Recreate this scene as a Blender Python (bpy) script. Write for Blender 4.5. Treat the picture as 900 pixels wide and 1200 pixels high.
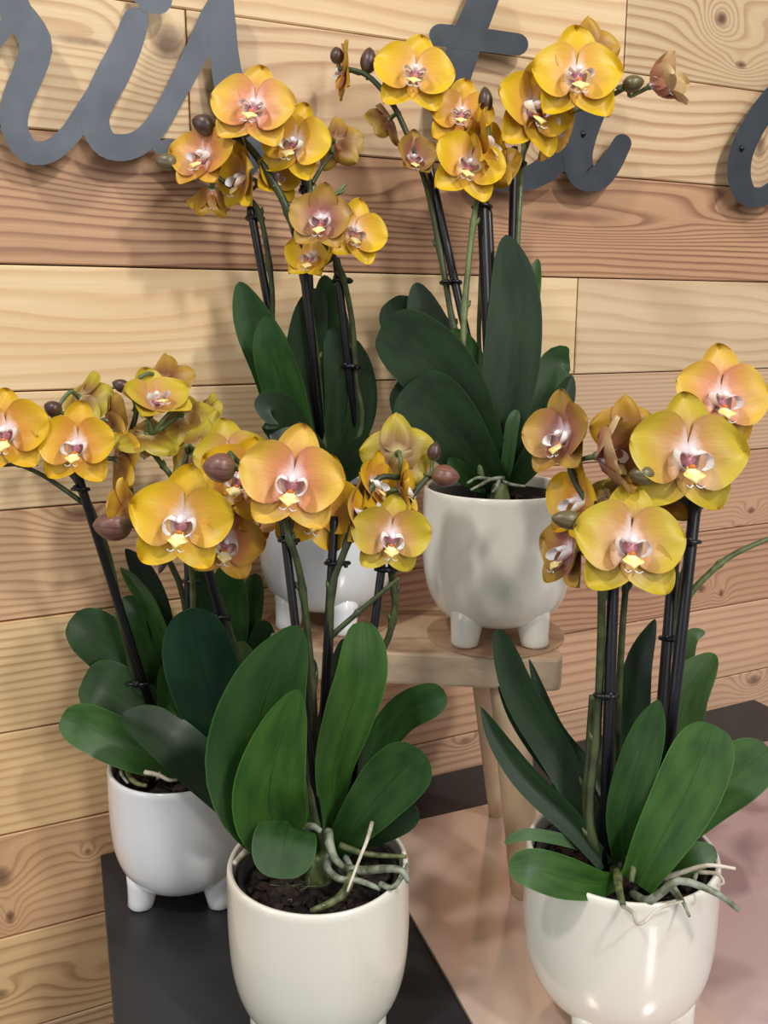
import bpy, bmesh, math, random
from mathutils import Vector, Matrix, noise
R = math.radians
rnd = random.Random(7)
for o in list(bpy.data.objects): bpy.data.objects.remove(o)
SC = bpy.context.scene
COL = SC.collection

# ------------------------------------------------------------------ camera
FP = 1050.0                      # focal length in pixels of a 900x1200 frame
PITCH = R(12.1)
TZ = 0.75                        # table top height
CAM = Vector((0, 0, TZ + 0.508))
FW = Vector((0, math.cos(PITCH), -math.sin(PITCH)))
UP = Vector((0, math.sin(PITCH), math.cos(PITCH)))
RT = Vector((1, 0, 0))
cd = bpy.data.cameras.new('camera'); cam = bpy.data.objects.new('camera', cd); COL.objects.link(cam)
cam.location = CAM; cam.rotation_euler = (math.pi/2 - PITCH, 0, 0)
cd.sensor_fit = 'HORIZONTAL'; cd.sensor_width = 36; cd.lens = FP/900*36; cd.clip_start = .01
SC.camera = cam

def P(x, y, Z): return CAM + Z*(FW + RT*((x-450)/FP) - UP*((y-600)/FP))
def ray(x, y): return (FW + RT*((x-450)/FP) - UP*((y-600)/FP))
TILT = {'B': (820, 560, .055), 'C': (540, 260, .06)}     # plants that lean forward, away from the wall
def PQ(plant, x, y, Z, margin=.02):
    if plant in TILT:
        a, b, d = TILT[plant]; Z -= d*max(0, min(1, (a-y)/(a-b)))
    r = ray(x, y); zw = (W0+WN*margin-CAM).dot(WN)/r.dot(WN)
    return P(x, y, min(Z, zw))
def on_z(x, y, z):
    r = ray(x, y); return CAM + r*((z-CAM.z)/r.z)

# ------------------------------------------------------------------ world, lights, exposure
w = bpy.data.worlds.new('shop_light'); SC.world = w; w.use_nodes = True
wn = w.node_tree; bg = wn.nodes['Background']
bg.inputs[0].default_value = (1.0, .985, .96, 1); bg.inputs[1].default_value = .34
def spot(name, loc, target, power, size, angle=70, col=(1, .965, .92), blend=.6):
    l = bpy.data.lights.new(name, 'SPOT'); l.energy = power; l.shadow_soft_size = size
    l.spot_size = R(angle); l.spot_blend = blend; l.color = col
    o = bpy.data.objects.new(name, l); COL.objects.link(o); o.location = loc
    o.rotation_euler = (Vector(target)-Vector(loc)).to_track_quat('-Z', 'Y').to_euler()
def area(name, loc, target, power, sx, sy, col):
    l = bpy.data.lights.new(name, 'AREA'); l.shape = 'RECTANGLE'; l.size = sx; l.size_y = sy; l.energy = power; l.color = col
    o = bpy.data.objects.new(name, l); COL.objects.link(o); o.location = loc
    o.rotation_euler = (Vector(target)-Vector(loc)).to_track_quat('-Z', 'Y').to_euler()
spot('ceiling_spot', (1.1, -.55, 2.75), (.12, .7, 1.05), 72, .08)
spot('ceiling_spot', (-.75, -.35, 2.75), (-.1, .75, 1.2), 58, .08)
area('shop_window', (-2.6, -1.3, 1.9), (0, .7, 1.0), 18, 1.2, 1.8, (.82, .9, 1.0))
area('side_light', (1.35, -1.75, 2.2), (-.1, .7, 1.2), 24, .4, 1.3, (1, .98, .95))
vs = SC.view_settings
vs.view_transform = 'Standard'; vs.look = 'None'; vs.gamma = 1; vs.use_curve_mapping = False
vs.exposure = 0.2

# ------------------------------------------------------------------ material helpers
def lin(c):
    return tuple(((v/255)/12.92 if v/255 <= .04045 else ((v/255+.055)/1.055)**2.4) for v in c) + (1,)
class N:
    """small node-building helper"""
    def __init__(s, name, rough=.5):
        s.m = bpy.data.materials.new(name); s.m.use_nodes = True
        s.t = s.m.node_tree; s.b = s.t.nodes['Principled BSDF']; s.b.inputs['Roughness'].default_value = rough
        s.out = s.t.nodes['Material Output']
    def n(s, ty, **kw):
        k = s.t.nodes.new(ty)
        for a, v in kw.items(): setattr(k, a, v)
        return k
    def L(s, a, b): s.t.links.new(a, b)
    def put(s, sock, v):
        if hasattr(v, 'is_linked') or isinstance(v, bpy.types.NodeSocket): s.L(v, sock)
        else: sock.default_value = v
    def math(s, op, a, b=0.0, c=None):
        k = s.n('ShaderNodeMath', operation=op); s.put(k.inputs[0], a); s.put(k.inputs[1], b)
        if c is not None: s.put(k.inputs[2], c)
        return k.outputs[0]
    def mix(s, f, a, b, mode='MIX'):
        k = s.n('ShaderNodeMix', data_type='RGBA', blend_type=mode)
        s.put(k.inputs[0], f); s.put(k.inputs[6], a); s.put(k.inputs[7], b); return k.outputs[2]
    def noise(s, vec, scale=5, detail=3, rough=.5, dist=0, w=None):
        k = s.n('ShaderNodeTexNoise')
        if w is not None: k.noise_dimensions = '4D'; k.inputs['W'].default_value = w
        if vec is not None: s.L(vec, k.inputs['Vector'])
        k.inputs['Scale'].default_value = scale; k.inputs['Detail'].default_value = detail
        k.inputs['Roughness'].default_value = rough; k.inputs['Distortion'].default_value = dist
        return k.outputs['Fac']
    def ramp(s, f, stops, interp='LINEAR'):
        k = s.n('ShaderNodeValToRGB'); s.put(k.inputs[0], f); r = k.color_ramp; r.interpolation = interp
        while len(r.elements) < len(stops): r.elements.new(.5)
        for e, (p, c) in zip(r.elements, stops):
            e.position = p; e.color = c if len(c) == 4 else tuple(c)+(1,)
        return k.outputs[0]
    def mapr(s, f, a, b, c=0.0, d=1.0):
        k = s.n('ShaderNodeMapRange'); s.put(k.inputs[0], f)
        for i, v in enumerate((a, b, c, d)): k.inputs[i+1].default_value = v
        return k.outputs[0]
    def vecmul(s, v, sc):
        k = s.n('ShaderNodeVectorMath', operation='MULTIPLY'); s.L(v, k.inputs[0]); k.inputs[1].default_value = sc; return k.outputs[0]
    def uv(s):
        k = s.n('ShaderNodeTexCoord'); return k.outputs['UV']
    def objc(s):
        k = s.n('ShaderNodeTexCoord'); return k.outputs['Object']
    def sep(s, v):
        k = s.n('ShaderNodeSeparateXYZ'); s.L(v, k.inputs[0]); return k.outputs
    def color(s, c): s.put(s.b.inputs['Base Color'], c)
    def bump(s, h, strength=.3, dist=.001):
        k = s.n('ShaderNodeBump'); s.L(h, k.inputs['Height']); k.inputs['Strength'].default_value = strength
        k.inputs['Distance'].default_value = dist; s.L(k.outputs[0], s.b.inputs['Normal'])
    def set(s, **kw):
        for a, v in kw.items(): s.put(s.b.inputs[a.replace('_', ' ')], v)
        return s

def plain(name, c, rough=.5, metal=0, var=.08, scale=30, coat=0, bump=0):
    k = N(name, rough); oc = k.objc()
    f = k.noise(oc, scale, 3)
    a = tuple(min(1, v*(1+var)) for v in lin(c)[:3])+(1,); b = tuple(v*(1-var) for v in lin(c)[:3])+(1,)
    k.color(k.mix(f, b, a)); k.set(Metallic=metal, Coat_Weight=coat, Coat_Roughness=.1)
    if bump: k.bump(k.noise(oc, scale*6, 3), bump, .0008)
    return k.m

def wood(name, light, dark, rings=120, fig=3.0, fu=2.0, fv=9.0, knots=(), seed=0.0, contrast=.7, patch=0.25, slope=0.0):
    """plank wood. UV are metres along / up the wall; contours of a stretched noise field make the figure"""
    k = N(name, .55); uv = k.uv(); s = k.sep(uv); U, V = s[0], s[1]
    big = k.noise(k.vecmul(uv, (fu, fv, 1)), 1, 1.5, .45, .25, w=seed)
    g = k.math('MULTIPLY_ADD', V, rings, k.math('MULTIPLY', big, fig*2))
    if slope: g = k.math('MULTIPLY_ADD', U, slope*rings, g)
    wob = k.noise(k.vecmul(uv, (14, 60, 1)), 1, 2, .5, w=seed+3)
    g = k.math('MULTIPLY_ADD', wob, .35, g)
    core = None
    for (ku, kv, ra, rb, amp, blk) in knots:
        du = k.math('DIVIDE', k.math('SUBTRACT', U, ku), ra); dv = k.math('DIVIDE', k.math('SUBTRACT', V, kv), rb)
        d2 = k.math('ADD', k.math('MULTIPLY', du, du), k.math('MULTIPLY', dv, dv))
        e = k.math('POWER', 2.718, k.math('MULTIPLY', d2, -.35))
        g = k.math('MULTIPLY_ADD', e, amp, g)
        if blk:
            dn = k.math('ADD', d2, k.math('MULTIPLY', k.noise(k.vecmul(uv, (90, 90, 1)), 1, 2, w=seed+9), .5))
            c1 = k.math('MULTIPLY', k.mapr(dn, .9, .25), blk)
            core = c1 if core is None else k.math('MAXIMUM', core, c1)
    fr = k.math('FRACT', g)
    ln = k.ramp(fr, [(0, (.15, .15, .15)), (.45, (0, 0, 0)), (.86, (1, 1, 1)), (.95, (.75, .75, .75)), (1, (.15, .15, .15))])
    lnv = k.n('ShaderNodeRGBToBW'); k.L(ln, lnv.inputs[0]); lnf = lnv.outputs[0]
    tone = k.noise(k.vecmul(uv, (2.5, 14, 1)), 1, 3, w=seed+5)
    streng = k.math('MULTIPLY', lnf, k.mapr(k.noise(k.vecmul(uv, (3, 10, 1)), 1, 2, w=seed+7), .3, .7, contrast*.5, min(1, contrast*1.25)))
    fib = k.noise(k.vecmul(uv, (12, 520, 1)), 1, 3, .6, w=seed+1)
    c = k.mix(k.math('MULTIPLY', k.mapr(tone, .35, .7), patch*2), lin(light), lin([l*.62+d*.38 for l, d in zip(light, dark)]))
    c = k.mix(streng, c, lin(dark))
    c = k.mix(k.mapr(fib, .3, .75, 0, .16), c, lin([d*.9 for d in dark]))
    if core is not None: c = k.mix(core, c, lin((88, 52, 36)))
    k.color(c); k.set(Roughness=k.mapr(fib, .3, .7, .5, .68))
    k.bump(k.math('ADD', k.math('MULTIPLY', fib, .5), lnf), .18, .0006)
    return k.m

# ---- petals
def petal_mat(name, edge, mid, base=(248, 232, 240), spots=.3, midpos=.45, trans=.22, vein=.25, basew=.15):
    k = N(name, .42); uv = k.uv(); s = k.sep(uv); U, V = s[0], s[1]
    n1 = k.noise(k.vecmul(uv, (2.2, 2.2, 1)), 1.5, 3, w=1)
    across = k.math('ABSOLUTE', k.math('SUBTRACT', U, .5))
    vv = k.math('ADD', k.math('MULTIPLY_ADD', across, .42, V), k.mapr(n1, 0, 1, -.16, .16))
    c = k.ramp(vv, [(0, lin(base)), (basew, lin(base)), (basew+.11, lin([(a+b)/2 for a, b in zip(base, mid)])), (basew+.2, lin(mid)), (midpos+.14, lin([(a+b)/2 for a, b in zip(edge, mid)])), (.84, lin(edge)), (1, lin(edge))])
    vn = k.noise(k.vecmul(uv, (34, 1.6, 1)), 1, 3, .6, .4, w=2)
    c = k.mix(k.math('MULTIPLY', k.mapr(vn, .45, .72), vein), c, lin([m*.72 for m in mid]))
    sp = k.noise(k.vecmul(uv, (60, 60, 1)), 1, 1, w=4)
    sm = k.math('MULTIPLY', k.mapr(sp, .56, .66), k.mapr(V, .62, .15, 0, spots))
    c = k.mix(sm, c, lin((150, 66, 60)))
    fs = k.noise(k.vecmul(uv, (150, 150, 1)), 1, 1, w=8)
    c = k.mix(k.mapr(fs, .5, .7, 0, .22), c, lin([m*.8 for m in mid]))
    k.color(c); k.set(Coat_Weight=.08, Coat_Roughness=.3)
    k.bump(vn, .35, .0006)
    tr = k.n('ShaderNodeBsdfTranslucent'); k.L(c, tr.inputs[0]) if not isinstance(c, tuple) else None
    mx = k.n('ShaderNodeMixShader'); mx.inputs[0].default_value = trans
    k.L(k.b.outputs[0], mx.inputs[1]); k.L(tr.outputs[0], mx.inputs[2]); k.L(mx.outputs[0], k.out.inputs[0])
    return k.m
PM = {
 'yellow': petal_mat('petal_yellow', (244, 204, 30), (238, 176, 76), spots=.25),
 'gold':   petal_mat('petal_gold', (238, 192, 28), (226, 154, 60), spots=.45),
 'peach':  petal_mat('petal_peach', (240, 198, 70), (230, 148, 104), spots=.2),
 'orange': petal_mat('petal_orange', (228, 176, 52), (214, 134, 82), spots=.6),
 'olive':  petal_mat('petal_olive', (216, 192, 48), (212, 154, 92), spots=.2),
 'mauve':  petal_mat('petal_mauve', (198, 158, 66), (168, 104, 92), spots=.2),
 'pale':   petal_mat('petal_pale', (226, 200, 140), (204, 128, 100), spots=.1),
}
PB = {
 'yellow': petal_mat('petal_back_yellow', (214, 184, 50), (196, 150, 56), (222, 190, 130), 0, vein=.4),
 'gold':   petal_mat('petal_back_gold', (206, 162, 40), (170, 108, 44), (206, 160, 100), 0, vein=.5),
 'pale':  petal_mat('petal_back_pale', (224, 190, 140), (206, 132, 106), (226, 180, 150), 0, vein=.3),
 'brown':  petal_mat('petal_back_brown', (190, 152, 56), (132, 80, 44), (190, 140, 100), 0, vein=.5),
 'olive':  petal_mat('petal_back_olive', (198, 180, 52), (140, 98, 46), (200, 180, 120), 0, vein=.5),
}
def vcol_mat(name, a, b, scale, rough=.35, sss=0):
    k = N(name, rough); oc = k.objc(); k.color(k.mix(k.mapr(k.noise(oc, scale, 2), .4, .6), lin(a), lin(b))); k.set(Coat_Weight=.1)
    if sss: k.set(Subsurface_Weight=sss, Subsurface_Scale=.01)
    return k.m
M_white = vcol_mat('column_white', (252, 249, 248), (246, 232, 236), 60, .35, .35)
M_pink = vcol_mat('throat_pink', (226, 170, 190), (160, 60, 80), 260)
M_lipy = vcol_mat('lip_yellow', (244, 214, 70), (250, 236, 190), 10)
M_call = vcol_mat('callus_orange', (226, 140, 40), (180, 70, 40), 300)

def leaf_mat(name, c1, c2, rough=.33):
    k = N(name, rough); uv = k.uv(); s = k.sep(uv); U = s[0]
    ac = k.math('ABSOLUTE', k.math('SUBTRACT', U, .5))
    n1 = k.noise(k.vecmul(uv, (3, 3, 1)), 1.4, 3, w=3)
    c = k.mix(k.mapr(n1, .3, .7), lin(c1), lin(c2))
    vein = k.noise(k.vecmul(uv, (60, 1.2, 1)), 1, 2, w=1)
    c = k.mix(k.mapr(vein, .5, .75, 0, .18), c, lin([v*.6 for v in c1]))
    c = k.mix(k.mapr(ac, .014, .0, 0, .7), c, lin([v*.55 for v in c1]))
    c = k.mix(k.mapr(ac, .475, .5, 0, .5), c, lin([min(255, v*1.35+14) for v in c2]))
    k.color(c); sp = k.noise(k.vecmul(uv, (70, 110, 1)), 1, 2, w=12)
    c = k.mix(k.mapr(sp, .68, .76, 0, .35), c, lin((150, 165, 120))); k.color(c)
    k.set(Coat_Weight=.06, Coat_Roughness=.25, Specular_IOR_Level=.34, Roughness=k.mapr(n1, .3, .7, rough+.04, rough+.2))
    k.bump(k.noise(k.vecmul(uv, (18, 60, 1)), 1, 3, w=6), .12, .0006)
    return k.m
LM = {
 'dark': leaf_mat('leaf_dark_green', (13, 34, 13), (22, 48, 16)),
 'mid': leaf_mat('leaf_mid_green', (24, 54, 20), (40, 72, 24)),
 'blue': leaf_mat('leaf_blue_green', (20, 48, 34), (28, 60, 38)),
 'light': leaf_mat('leaf_light_green', (54, 84, 42), (72, 100, 50)),
 'bright': leaf_mat('leaf_bright_green', (32, 66, 22), (54, 90, 28)),
 'under': leaf_mat('leaf_underside', (58, 88, 50), (72, 98, 56), .45),
}
M_spike = vcol_mat('spike_green', (66, 76, 40), (48, 58, 34), 90, .5)
M_spikel = vcol_mat('spike_light_green', (100, 114, 66), (76, 90, 50), 90, .5)
M_stake = plain('stake_black_plastic', (13, 13, 20), .38, coat=.05)
M_liner = plain('nursery_pot_black', (22, 22, 22), .4)
M_root = vcol_mat('aerial_root_silver', (150, 156, 140), (96, 104, 78), 120, .6)
M_rootg = vcol_mat('aerial_root_green', (112, 118, 72), (70, 78, 46), 160, .5)
M_rootw = vcol_mat('aerial_root_white', (214, 206, 190), (176, 166, 146), 120, .6)
M_bark = vcol_mat('bark_chips', (50, 31, 23), (16, 11, 9), 150, .8)
def bud_mat(name, a, b):
    k = N(name, .4); uv = k.uv()
    st = k.noise(k.vecmul(uv, (26, 1.0, 1)), 1, 2, .5, .2, w=2)
    c = k.mix(k.mapr(st, .38, .62), lin(a), lin(b)); V = k.sep(uv)[1]
    c = k.mix(k.mapr(V, .35, 0, 0, .45), c, lin((120, 120, 60)))
    k.color(c); k.set(Coat_Weight=.2, Coat_Roughness=.3); k.bump(st, .3, .0006); return k.m
BM = {'brown': bud_mat('bud_brown', (128, 86, 72), (92, 56, 50)), 'dark': bud_mat('bud_dark', (84, 54, 44), (52, 34, 32)),
      'green': bud_mat('bud_green', (112, 104, 66), (80, 66, 48))}

# ------------------------------------------------------------------ mesh helpers
def mesh_from(name, verts, faces, uvs=None, smooth=True, mats=(), fm=None):
    me = bpy.data.meshes.new(name); me.from_pydata([tuple(v) for v in verts], [], faces)
    if uvs:
        ul = me.uv_layers.new(name='UVMap')
        for l in me.loops: ul.data[l.index].uv = uvs[l.vertex_index]
    for m in mats: me.materials.append(m)
    if fm:
        for p, i in zip(me.polygons, fm): p.material_index = i
    if smooth:
        for p in me.polygons: p.use_smooth = True
    me.update(); return me
def link(name, me, parent=None, mat=None, loc=None):
    o = bpy.data.objects.new(name, me); COL.objects.link(o)
    if parent: o.parent = parent
    if mat: 
        if isinstance(mat, (list, tuple)):
            for m in mat: me.materials.append(m)
        else: me.materials.append(mat)
    if loc is not None: o.location = loc
    return o
def tag(o, label=None, cat=None, group=None, kind=None):
    if label: o['label'] = label
    if cat: o['category'] = cat
    if group: o['group'] = group
    if kind: o['kind'] = kind
    return o
def empty(name, loc):
    o = bpy.data.objects.new(name, None); COL.objects.link(o); o.location = loc; o.empty_display_size = .02; return o
def catmull(pts, n):
    pts = [Vector(p) for p in pts]
    if len(pts) == 2: pts = [pts[0], pts[0].lerp(pts[1], .5), pts[1]]
    q = [pts[0]*2-pts[1]] + pts + [pts[-1]*2-pts[-2]]
    out = []; seg = len(pts)-1
    for i in range(n+1):
        t = i/n*seg; k = min(int(t), seg-1); u = t-k
        a, b, c, d = q[k], q[k+1], q[k+2], q[k+3]
        out.append(.5*((2*b)+(c-a)*u+(2*a-5*b+4*c-d)*u*u+(3*b-3*c+d-a)*u**3))
    return out
class MB:
    def __init__(s): s.v = []; s.f = []; s.fm = []; s.uv = []
    def tube(s, pts, rad, n=None, sides=8, mi=0, cap=True):
        if n: 
            rr = rad if isinstance(rad, (list, tuple)) else [rad]*len(pts)
            c = catmull(pts, n); rs = []
            for i in range(n+1):
                t = i/n*(len(rr)-1); k = min(int(t), len(rr)-2); rs.append(rr[k]*(1-(t-k))+rr[k+1]*(t-k))
        else:
            c = [Vector(p) for p in pts]; rs = rad if isinstance(rad, (list, tuple)) else [rad]*len(c)
        b = len(s.v); ref = None
        for i, p in enumerate(c):
            t = (c[min(i+1, len(c)-1)]-c[max(i-1, 0)]).normalized()
            if ref is None:
                ref = t.cross(Vector((0, 0, 1)));
                if ref.length < .1: ref = t.cross(Vector((1, 0, 0)))
                ref.normalize()
            ref = (ref - t*ref.dot(t)).normalized(); bi = t.cross(ref)
            for j in range(sides):
                a = 2*math.pi*j/sides; s.v.append(p+(ref*math.cos(a)+bi*math.sin(a))*rs[i]); s.uv.append((j/sides, i/len(c)))
        for i in range(len(c)-1):
            for j in range(sides):
                a = b+i*sides+j; a2 = b+i*sides+(j+1) % sides
                s.f.append((a, a2, a2+sides, a+sides)); s.fm.append(mi)
        if cap:
            s.f.append(tuple(b+j for j in reversed(range(sides)))); s.fm.append(mi)
            e = b+(len(c)-1)*sides; s.f.append(tuple(e+j for j in range(sides))); s.fm.append(mi)
        return s
    def ball(s, c, r, ax=(1, 1, 1), rot=None, seg=10, rings=7, mi=0, jitter=0):
        c = Vector(c); b = len(s.v)
        for i in range(rings+1):
            th = math.pi*i/rings
            for j in range(seg):
                ph = 2*math.pi*j/seg
                p = Vector((math.sin(th)*math.cos(ph)*ax[0], math.sin(th)*math.sin(ph)*ax[1], math.cos(th)*ax[2]))*r
                if jitter: p *= 1+rnd.uniform(-jitter, jitter)
                if rot: p = rot @ p
                s.v.append(c+p); s.uv.append((j/seg, i/rings))
        for i in range(rings):
            for j in range(seg):
                a = b+i*seg+j; a2 = b+i*seg+(j+1) % seg
                s.f.append((a, a+seg, a2+seg, a2)); s.fm.append(mi)
        return s
    def box(s, lo, hi, mi=0, xf=None):
        b = len(s.v)
        for z in (lo[2], hi[2]):
            for y in (lo[1], hi[1]):
                for x in (lo[0], hi[0]):
                    p = Vector((x, y, z)); s.v.append(xf @ p if xf else p); s.uv.append((x, z))
        for q in ((0, 2, 3, 1), (4, 5, 7, 6), (0, 1, 5, 4), (2, 6, 7, 3), (0, 4, 6, 2), (1, 3, 7, 5)):
            s.f.append(tuple(b+i for i in q)); s.fm.append(mi)
        return s
    def lathe(s, prof, seg=64, mi=0, wob=None):
        b = len(s.v)
        for i, (r, z) in enumerate(prof):
            for j in range(seg):
                a = 2*math.pi*j/seg; k = 1 if not wob else 1+wob(a, z)
                s.v.append(Vector((math.cos(a)*r*k, math.sin(a)*r*k, z))); s.uv.append((j/seg, i/len(prof)))
        for i in range(len(prof)-1):
            for j in range(seg):
                a = b+i*seg+j; a2 = b+i*seg+(j+1) % seg
                s.f.append((a, a2, a2+seg, a+seg)); s.fm.append(mi)
        return s
    def done(s, name, parent=None, mats=(), smooth=True, off=None):
        vs = [v-off for v in s.v] if off is not None else s.v
        me = mesh_from(name, vs, s.f, s.uv, smooth, mats if isinstance(mats, (list, tuple)) else [mats], s.fm)
        return link(name, me, parent)
def bevel(o, wd, seg=2):
    m = o.modifiers.new('bevel', 'BEVEL'); m.width = wd; m.segments = seg; m.limit_method = 'ANGLE'; m.angle_limit = R(40)

# ------------------------------------------------------------------ wall of planks
WA = R(25.0); WD = Vector((math.cos(WA), math.sin(WA), 0)); WN = Vector((math.sin(WA), -math.cos(WA), 0))
W0 = on_z(500, 910, TZ); W0.z = 0
def on_wall(x, y, off=0.0):
    r = ray(x, y); o = W0 + WN*off
    t = (o-CAM).dot(WN)/r.dot(WN); return CAM + r*t
def wuv(x, y):
    p = on_wall(x, y); return ((p-W0).dot(WD), p.z)
WM = Matrix((( WD.x, -WN.x, 0, W0.x), (WD.y, -WN.y, 0, W0.y), (0, 0, 1, 0), (0, 0, 0, 1)))   # local x along wall, y into wall, z up
joints = [wuv(360, 31)[1], wuv(450, 185)[1], wuv(450, 320)[1], wuv(440, 446)[1], wuv(20, 597)[1], wuv(460, 670)[1], wuv(460, 779)[1], wuv(460, 879)[1], wuv(60, 1085)[1]]
print('joints', [round(j, 3) for j in joints])
pw = (joints[0]-joints[8])/8
js = [joints[8]-pw*k for k in range(9, 0, -1) if joints[8]-pw*k > -.2]
Z = sorted(joints + [joints[8]-pw*k for k in (1, 2)] + [joints[0]+pw*k for k in (1, 2, 3, 4)])
z0 = min(Z)
while z0-pw > 0: z0 -= pw; Z.insert(0, z0)
Z.insert(0, 0.0) if Z[0] > .01 else None
def row_of(px, py):
    z = wuv(px, py)[1]
    for i in range(len(Z)-1):
        if Z[i] <= z < Z[i+1]: return i
wall = empty('wall_back', W0); tag(wall, kind='structure')
wall.rotation_euler = (0, 0, WA)
UL, UR = -1.7, 2.2
bk = MB(); bk.box((UL, .0195, 0), (UR, .06, Z[-1]))
M_back = plain('wall_batten_dark', (60, 42, 30), .8)
bo = bk.done('backing_board', wall, M_back, False)
cream = (236, 210, 168); tan = (224, 190, 148); brn = (190, 142, 106); pink = (206, 164, 130); dk = (168, 116, 74); dk2 = (128, 78, 54)
def kn(x, y, rw, rh, amp=2.0, blk=.8):
    u, v = wuv(x, y); s = 1/1150
    return (u, v, rw*s, rh*s, amp, blk)
def rowz(px, py): return row_of(px, py)
# segments: (pixel on the row, [list of (u_right_end_pixel or None, material)])
rows = {}
rows[row_of(450, -60)] = [(None, wood('wood_row_top', cream, dk, 110, 3, seed=11))]
rows[row_of(600, 20)] = [(735, wood('wood_upper_cream', cream, (190, 140, 88), 60, 3, 1.6, 8, seed=21, contrast=.6, patch=.5)),
   (None, wood('wood_upper_swirl', (216, 190, 152), (150, 106, 72), 90, 3.2, 3.0, 9, [kn(845, 22, 16, 13, 5, .9), kn(870, 52, 46, 22, 4, .0), kn(868, 76, 15, 7, 2, .9)], seed=23, contrast=.75, patch=.3))]
rows[row_of(600, 120)] = [(221, wood('wood_knot_plank', cream, (176, 124, 76), 100, 2, seed=31, knots=[kn(197, 51, 24, 24, 5, .8), kn(95, 48, 42, 6, 1, .5)], contrast=.65)),
   (None, wood('wood_figured_plank', (228, 200, 160), (168, 122, 86), 70, 3.4, 2.6, 9, [kn(640, 175, 14, 8, 2, 0), kn(890, 172, 15, 22, 3, .7)], seed=37, contrast=.75, patch=.35))]
rows[row_of(450, 250)] = [(None, wood('wood_brown_grain', (208, 164, 126), (122, 78, 54), 110, 5.0, 1.7, 6, [kn(405, 225, 50, 12, 2.5, .25), kn(120, 205, 60, 14, 2, .3), kn(690, 262, 130, 13, 5, 0), kn(880, 250, 60, 12, 4, 0)], seed=41, contrast=1.0, patch=.3))]
rows[row_of(450, 380)] = [(676, wood('wood_cream_flame', (240, 216, 172), (206, 160, 112), 55, 3.5, 1.2, 9, [kn(150, 375, 95, 16, 1.5, 0)], seed=51, contrast=.6, patch=.5)),
   (None, wood('wood_grey_flame', (226, 202, 166), (186, 146, 110), 60, 4.2, 2.4, 9, seed=53, contrast=.6, patch=.5))]
rows[row_of(20, 520)] = [(560, wood('wood_cream_straight', (234, 206, 162), (196, 152, 108), 150, 1.2, 1.0, 4, seed=61, contrast=.6)),
   (None, wood('wood_straight_shade_tint', (218, 186, 152), (170, 130, 102), 190, 1.2, .8, 4, seed=63, contrast=.65))]  # weaker light at the right is put into this darker, pinker colour
rows[row_of(20, 660)] = [(430, wood('wood_tan_knot', (226, 188, 146), (158, 108, 74), 130, 2.4, 1.6, 5, [kn(95, 602, 24, 13, 3, .7), kn(80, 685, 30, 8, 1, .3)], seed=71, contrast=.75)),  # this joint and those below are added behind plants, for the tone change
   (None, wood('wood_brown_shade_tint', (208, 166, 134), (146, 102, 78), 170, 2.6, 1.6, 6, [kn(880, 598, 12, 7, 3, .8), kn(866, 617, 14, 5, 2, .8), kn(640, 655, 60, 12, 2, 0)], seed=73, contrast=.75))]  # brown deepened to stand for less light on the right of the wall
rows[row_of(20, 800)] = [(430, wood('wood_yellow_stripes', (234, 202, 152), (186, 140, 94), 125, 1.3, 1.0, 5, seed=81, contrast=.8)),
   (None, wood('wood_brown_knots_shade_tint', (204, 160, 126), (130, 88, 66), 120, 3.6, 2.2, 7, [kn(822, 690, 13, 9, 4, .8), kn(845, 695, 8, 9, 2, .8), kn(770, 700, 70, 20, 3, 0)], seed=83, contrast=.8))]  # dimmer light at right mixed into the brown; knots are real figure
rows[row_of(20, 910)] = [(430, wood('wood_yellow_lower', (232, 198, 146), (184, 136, 90), 110, 1.2, 1.0, 5, seed=91, contrast=.8)),
   (None, wood('wood_line_shade_tint', (220, 180, 146), (156, 110, 84), 90, 2.2, 1.2, 6, seed=93, contrast=.6))]  # pinkish tone carries the lower light on this side
rows[row_of(60, 1030)] = [(350, wood('wood_knotty_brown', (218, 176, 132), (144, 94, 64), 105, 2.6, 1.8, 6, [kn(2, 1028, 16, 18, 3, .8), kn(12, 1075, 7, 12, 3, .85), kn(103, 998, 6, 6, 2, .7)], seed=101, contrast=.55)),
   (None, wood('wood_knot_shade_tint', (218, 180, 148), (152, 104, 80), 100, 2.4, 1.6, 6, [kn(883, 797, 22, 13, 4, .7), kn(545, 868, 14, 7, 2, .6)], seed=103, contrast=.7))]  # right side's weaker light painted as a pinker wood tone
rows[row_of(60, 1130)] = [(None, wood('wood_cathedral_low', (226, 188, 138), (146, 94, 60), 60, 3.4, 1.8, 8, [kn(130, 1140, 40, 16, 3, 0), kn(0, 1165, 14, 9, 2, .8)], seed=111, contrast=.65))]
rows[row_of(60, 1190)] = [(None, wood('wood_bottom_stripes', (228, 192, 142), (180, 130, 86), 120, 2, 1.2, 5, seed=121, contrast=.7))] if row_of(60, 1190) != row_of(60, 1130) else rows[row_of(60, 1130)]
Mdef = [wood('wood_plain_a', cream, dk, 120, 2, seed=131), wood('wood_plain_b', tan, dk2, 120, 3, seed=137)]
def plank(u0, u1, v0, v1, mat, depth):
    g = .0006; o = rnd.uniform(-.0006, .0006) + depth
    vs = [(u0+g, o, v0+g), (u1-g, o, v0+g), (u1-g, o, v1-g), (u0+g, o, v1-g)]
    b = .0011
    inner = [(u0+g+b, o, v0+g+b), (u1-g-b, o, v0+g+b), (u1-g-b, o, v1-g-b), (u0+g+b, o, v1-g-b)]
    outer = [(x, o+b, z) for x, y, z in vs]; rear = [(x, .019, z) for x, y, z in vs]
    V = inner+outer+rear
    F = [(0, 1, 2, 3)] + [(4+i, 4+(i+1) % 4, (i+1) % 4, i) for i in range(4)] + [(8+i, 8+(i+1) % 4, 4+(i+1) % 4, 4+i) for i in range(4)]
    me = mesh_from('plank', V, F, [(x, z) for x, y, z in V], False, [mat]); link('plank', me, wall)
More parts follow.
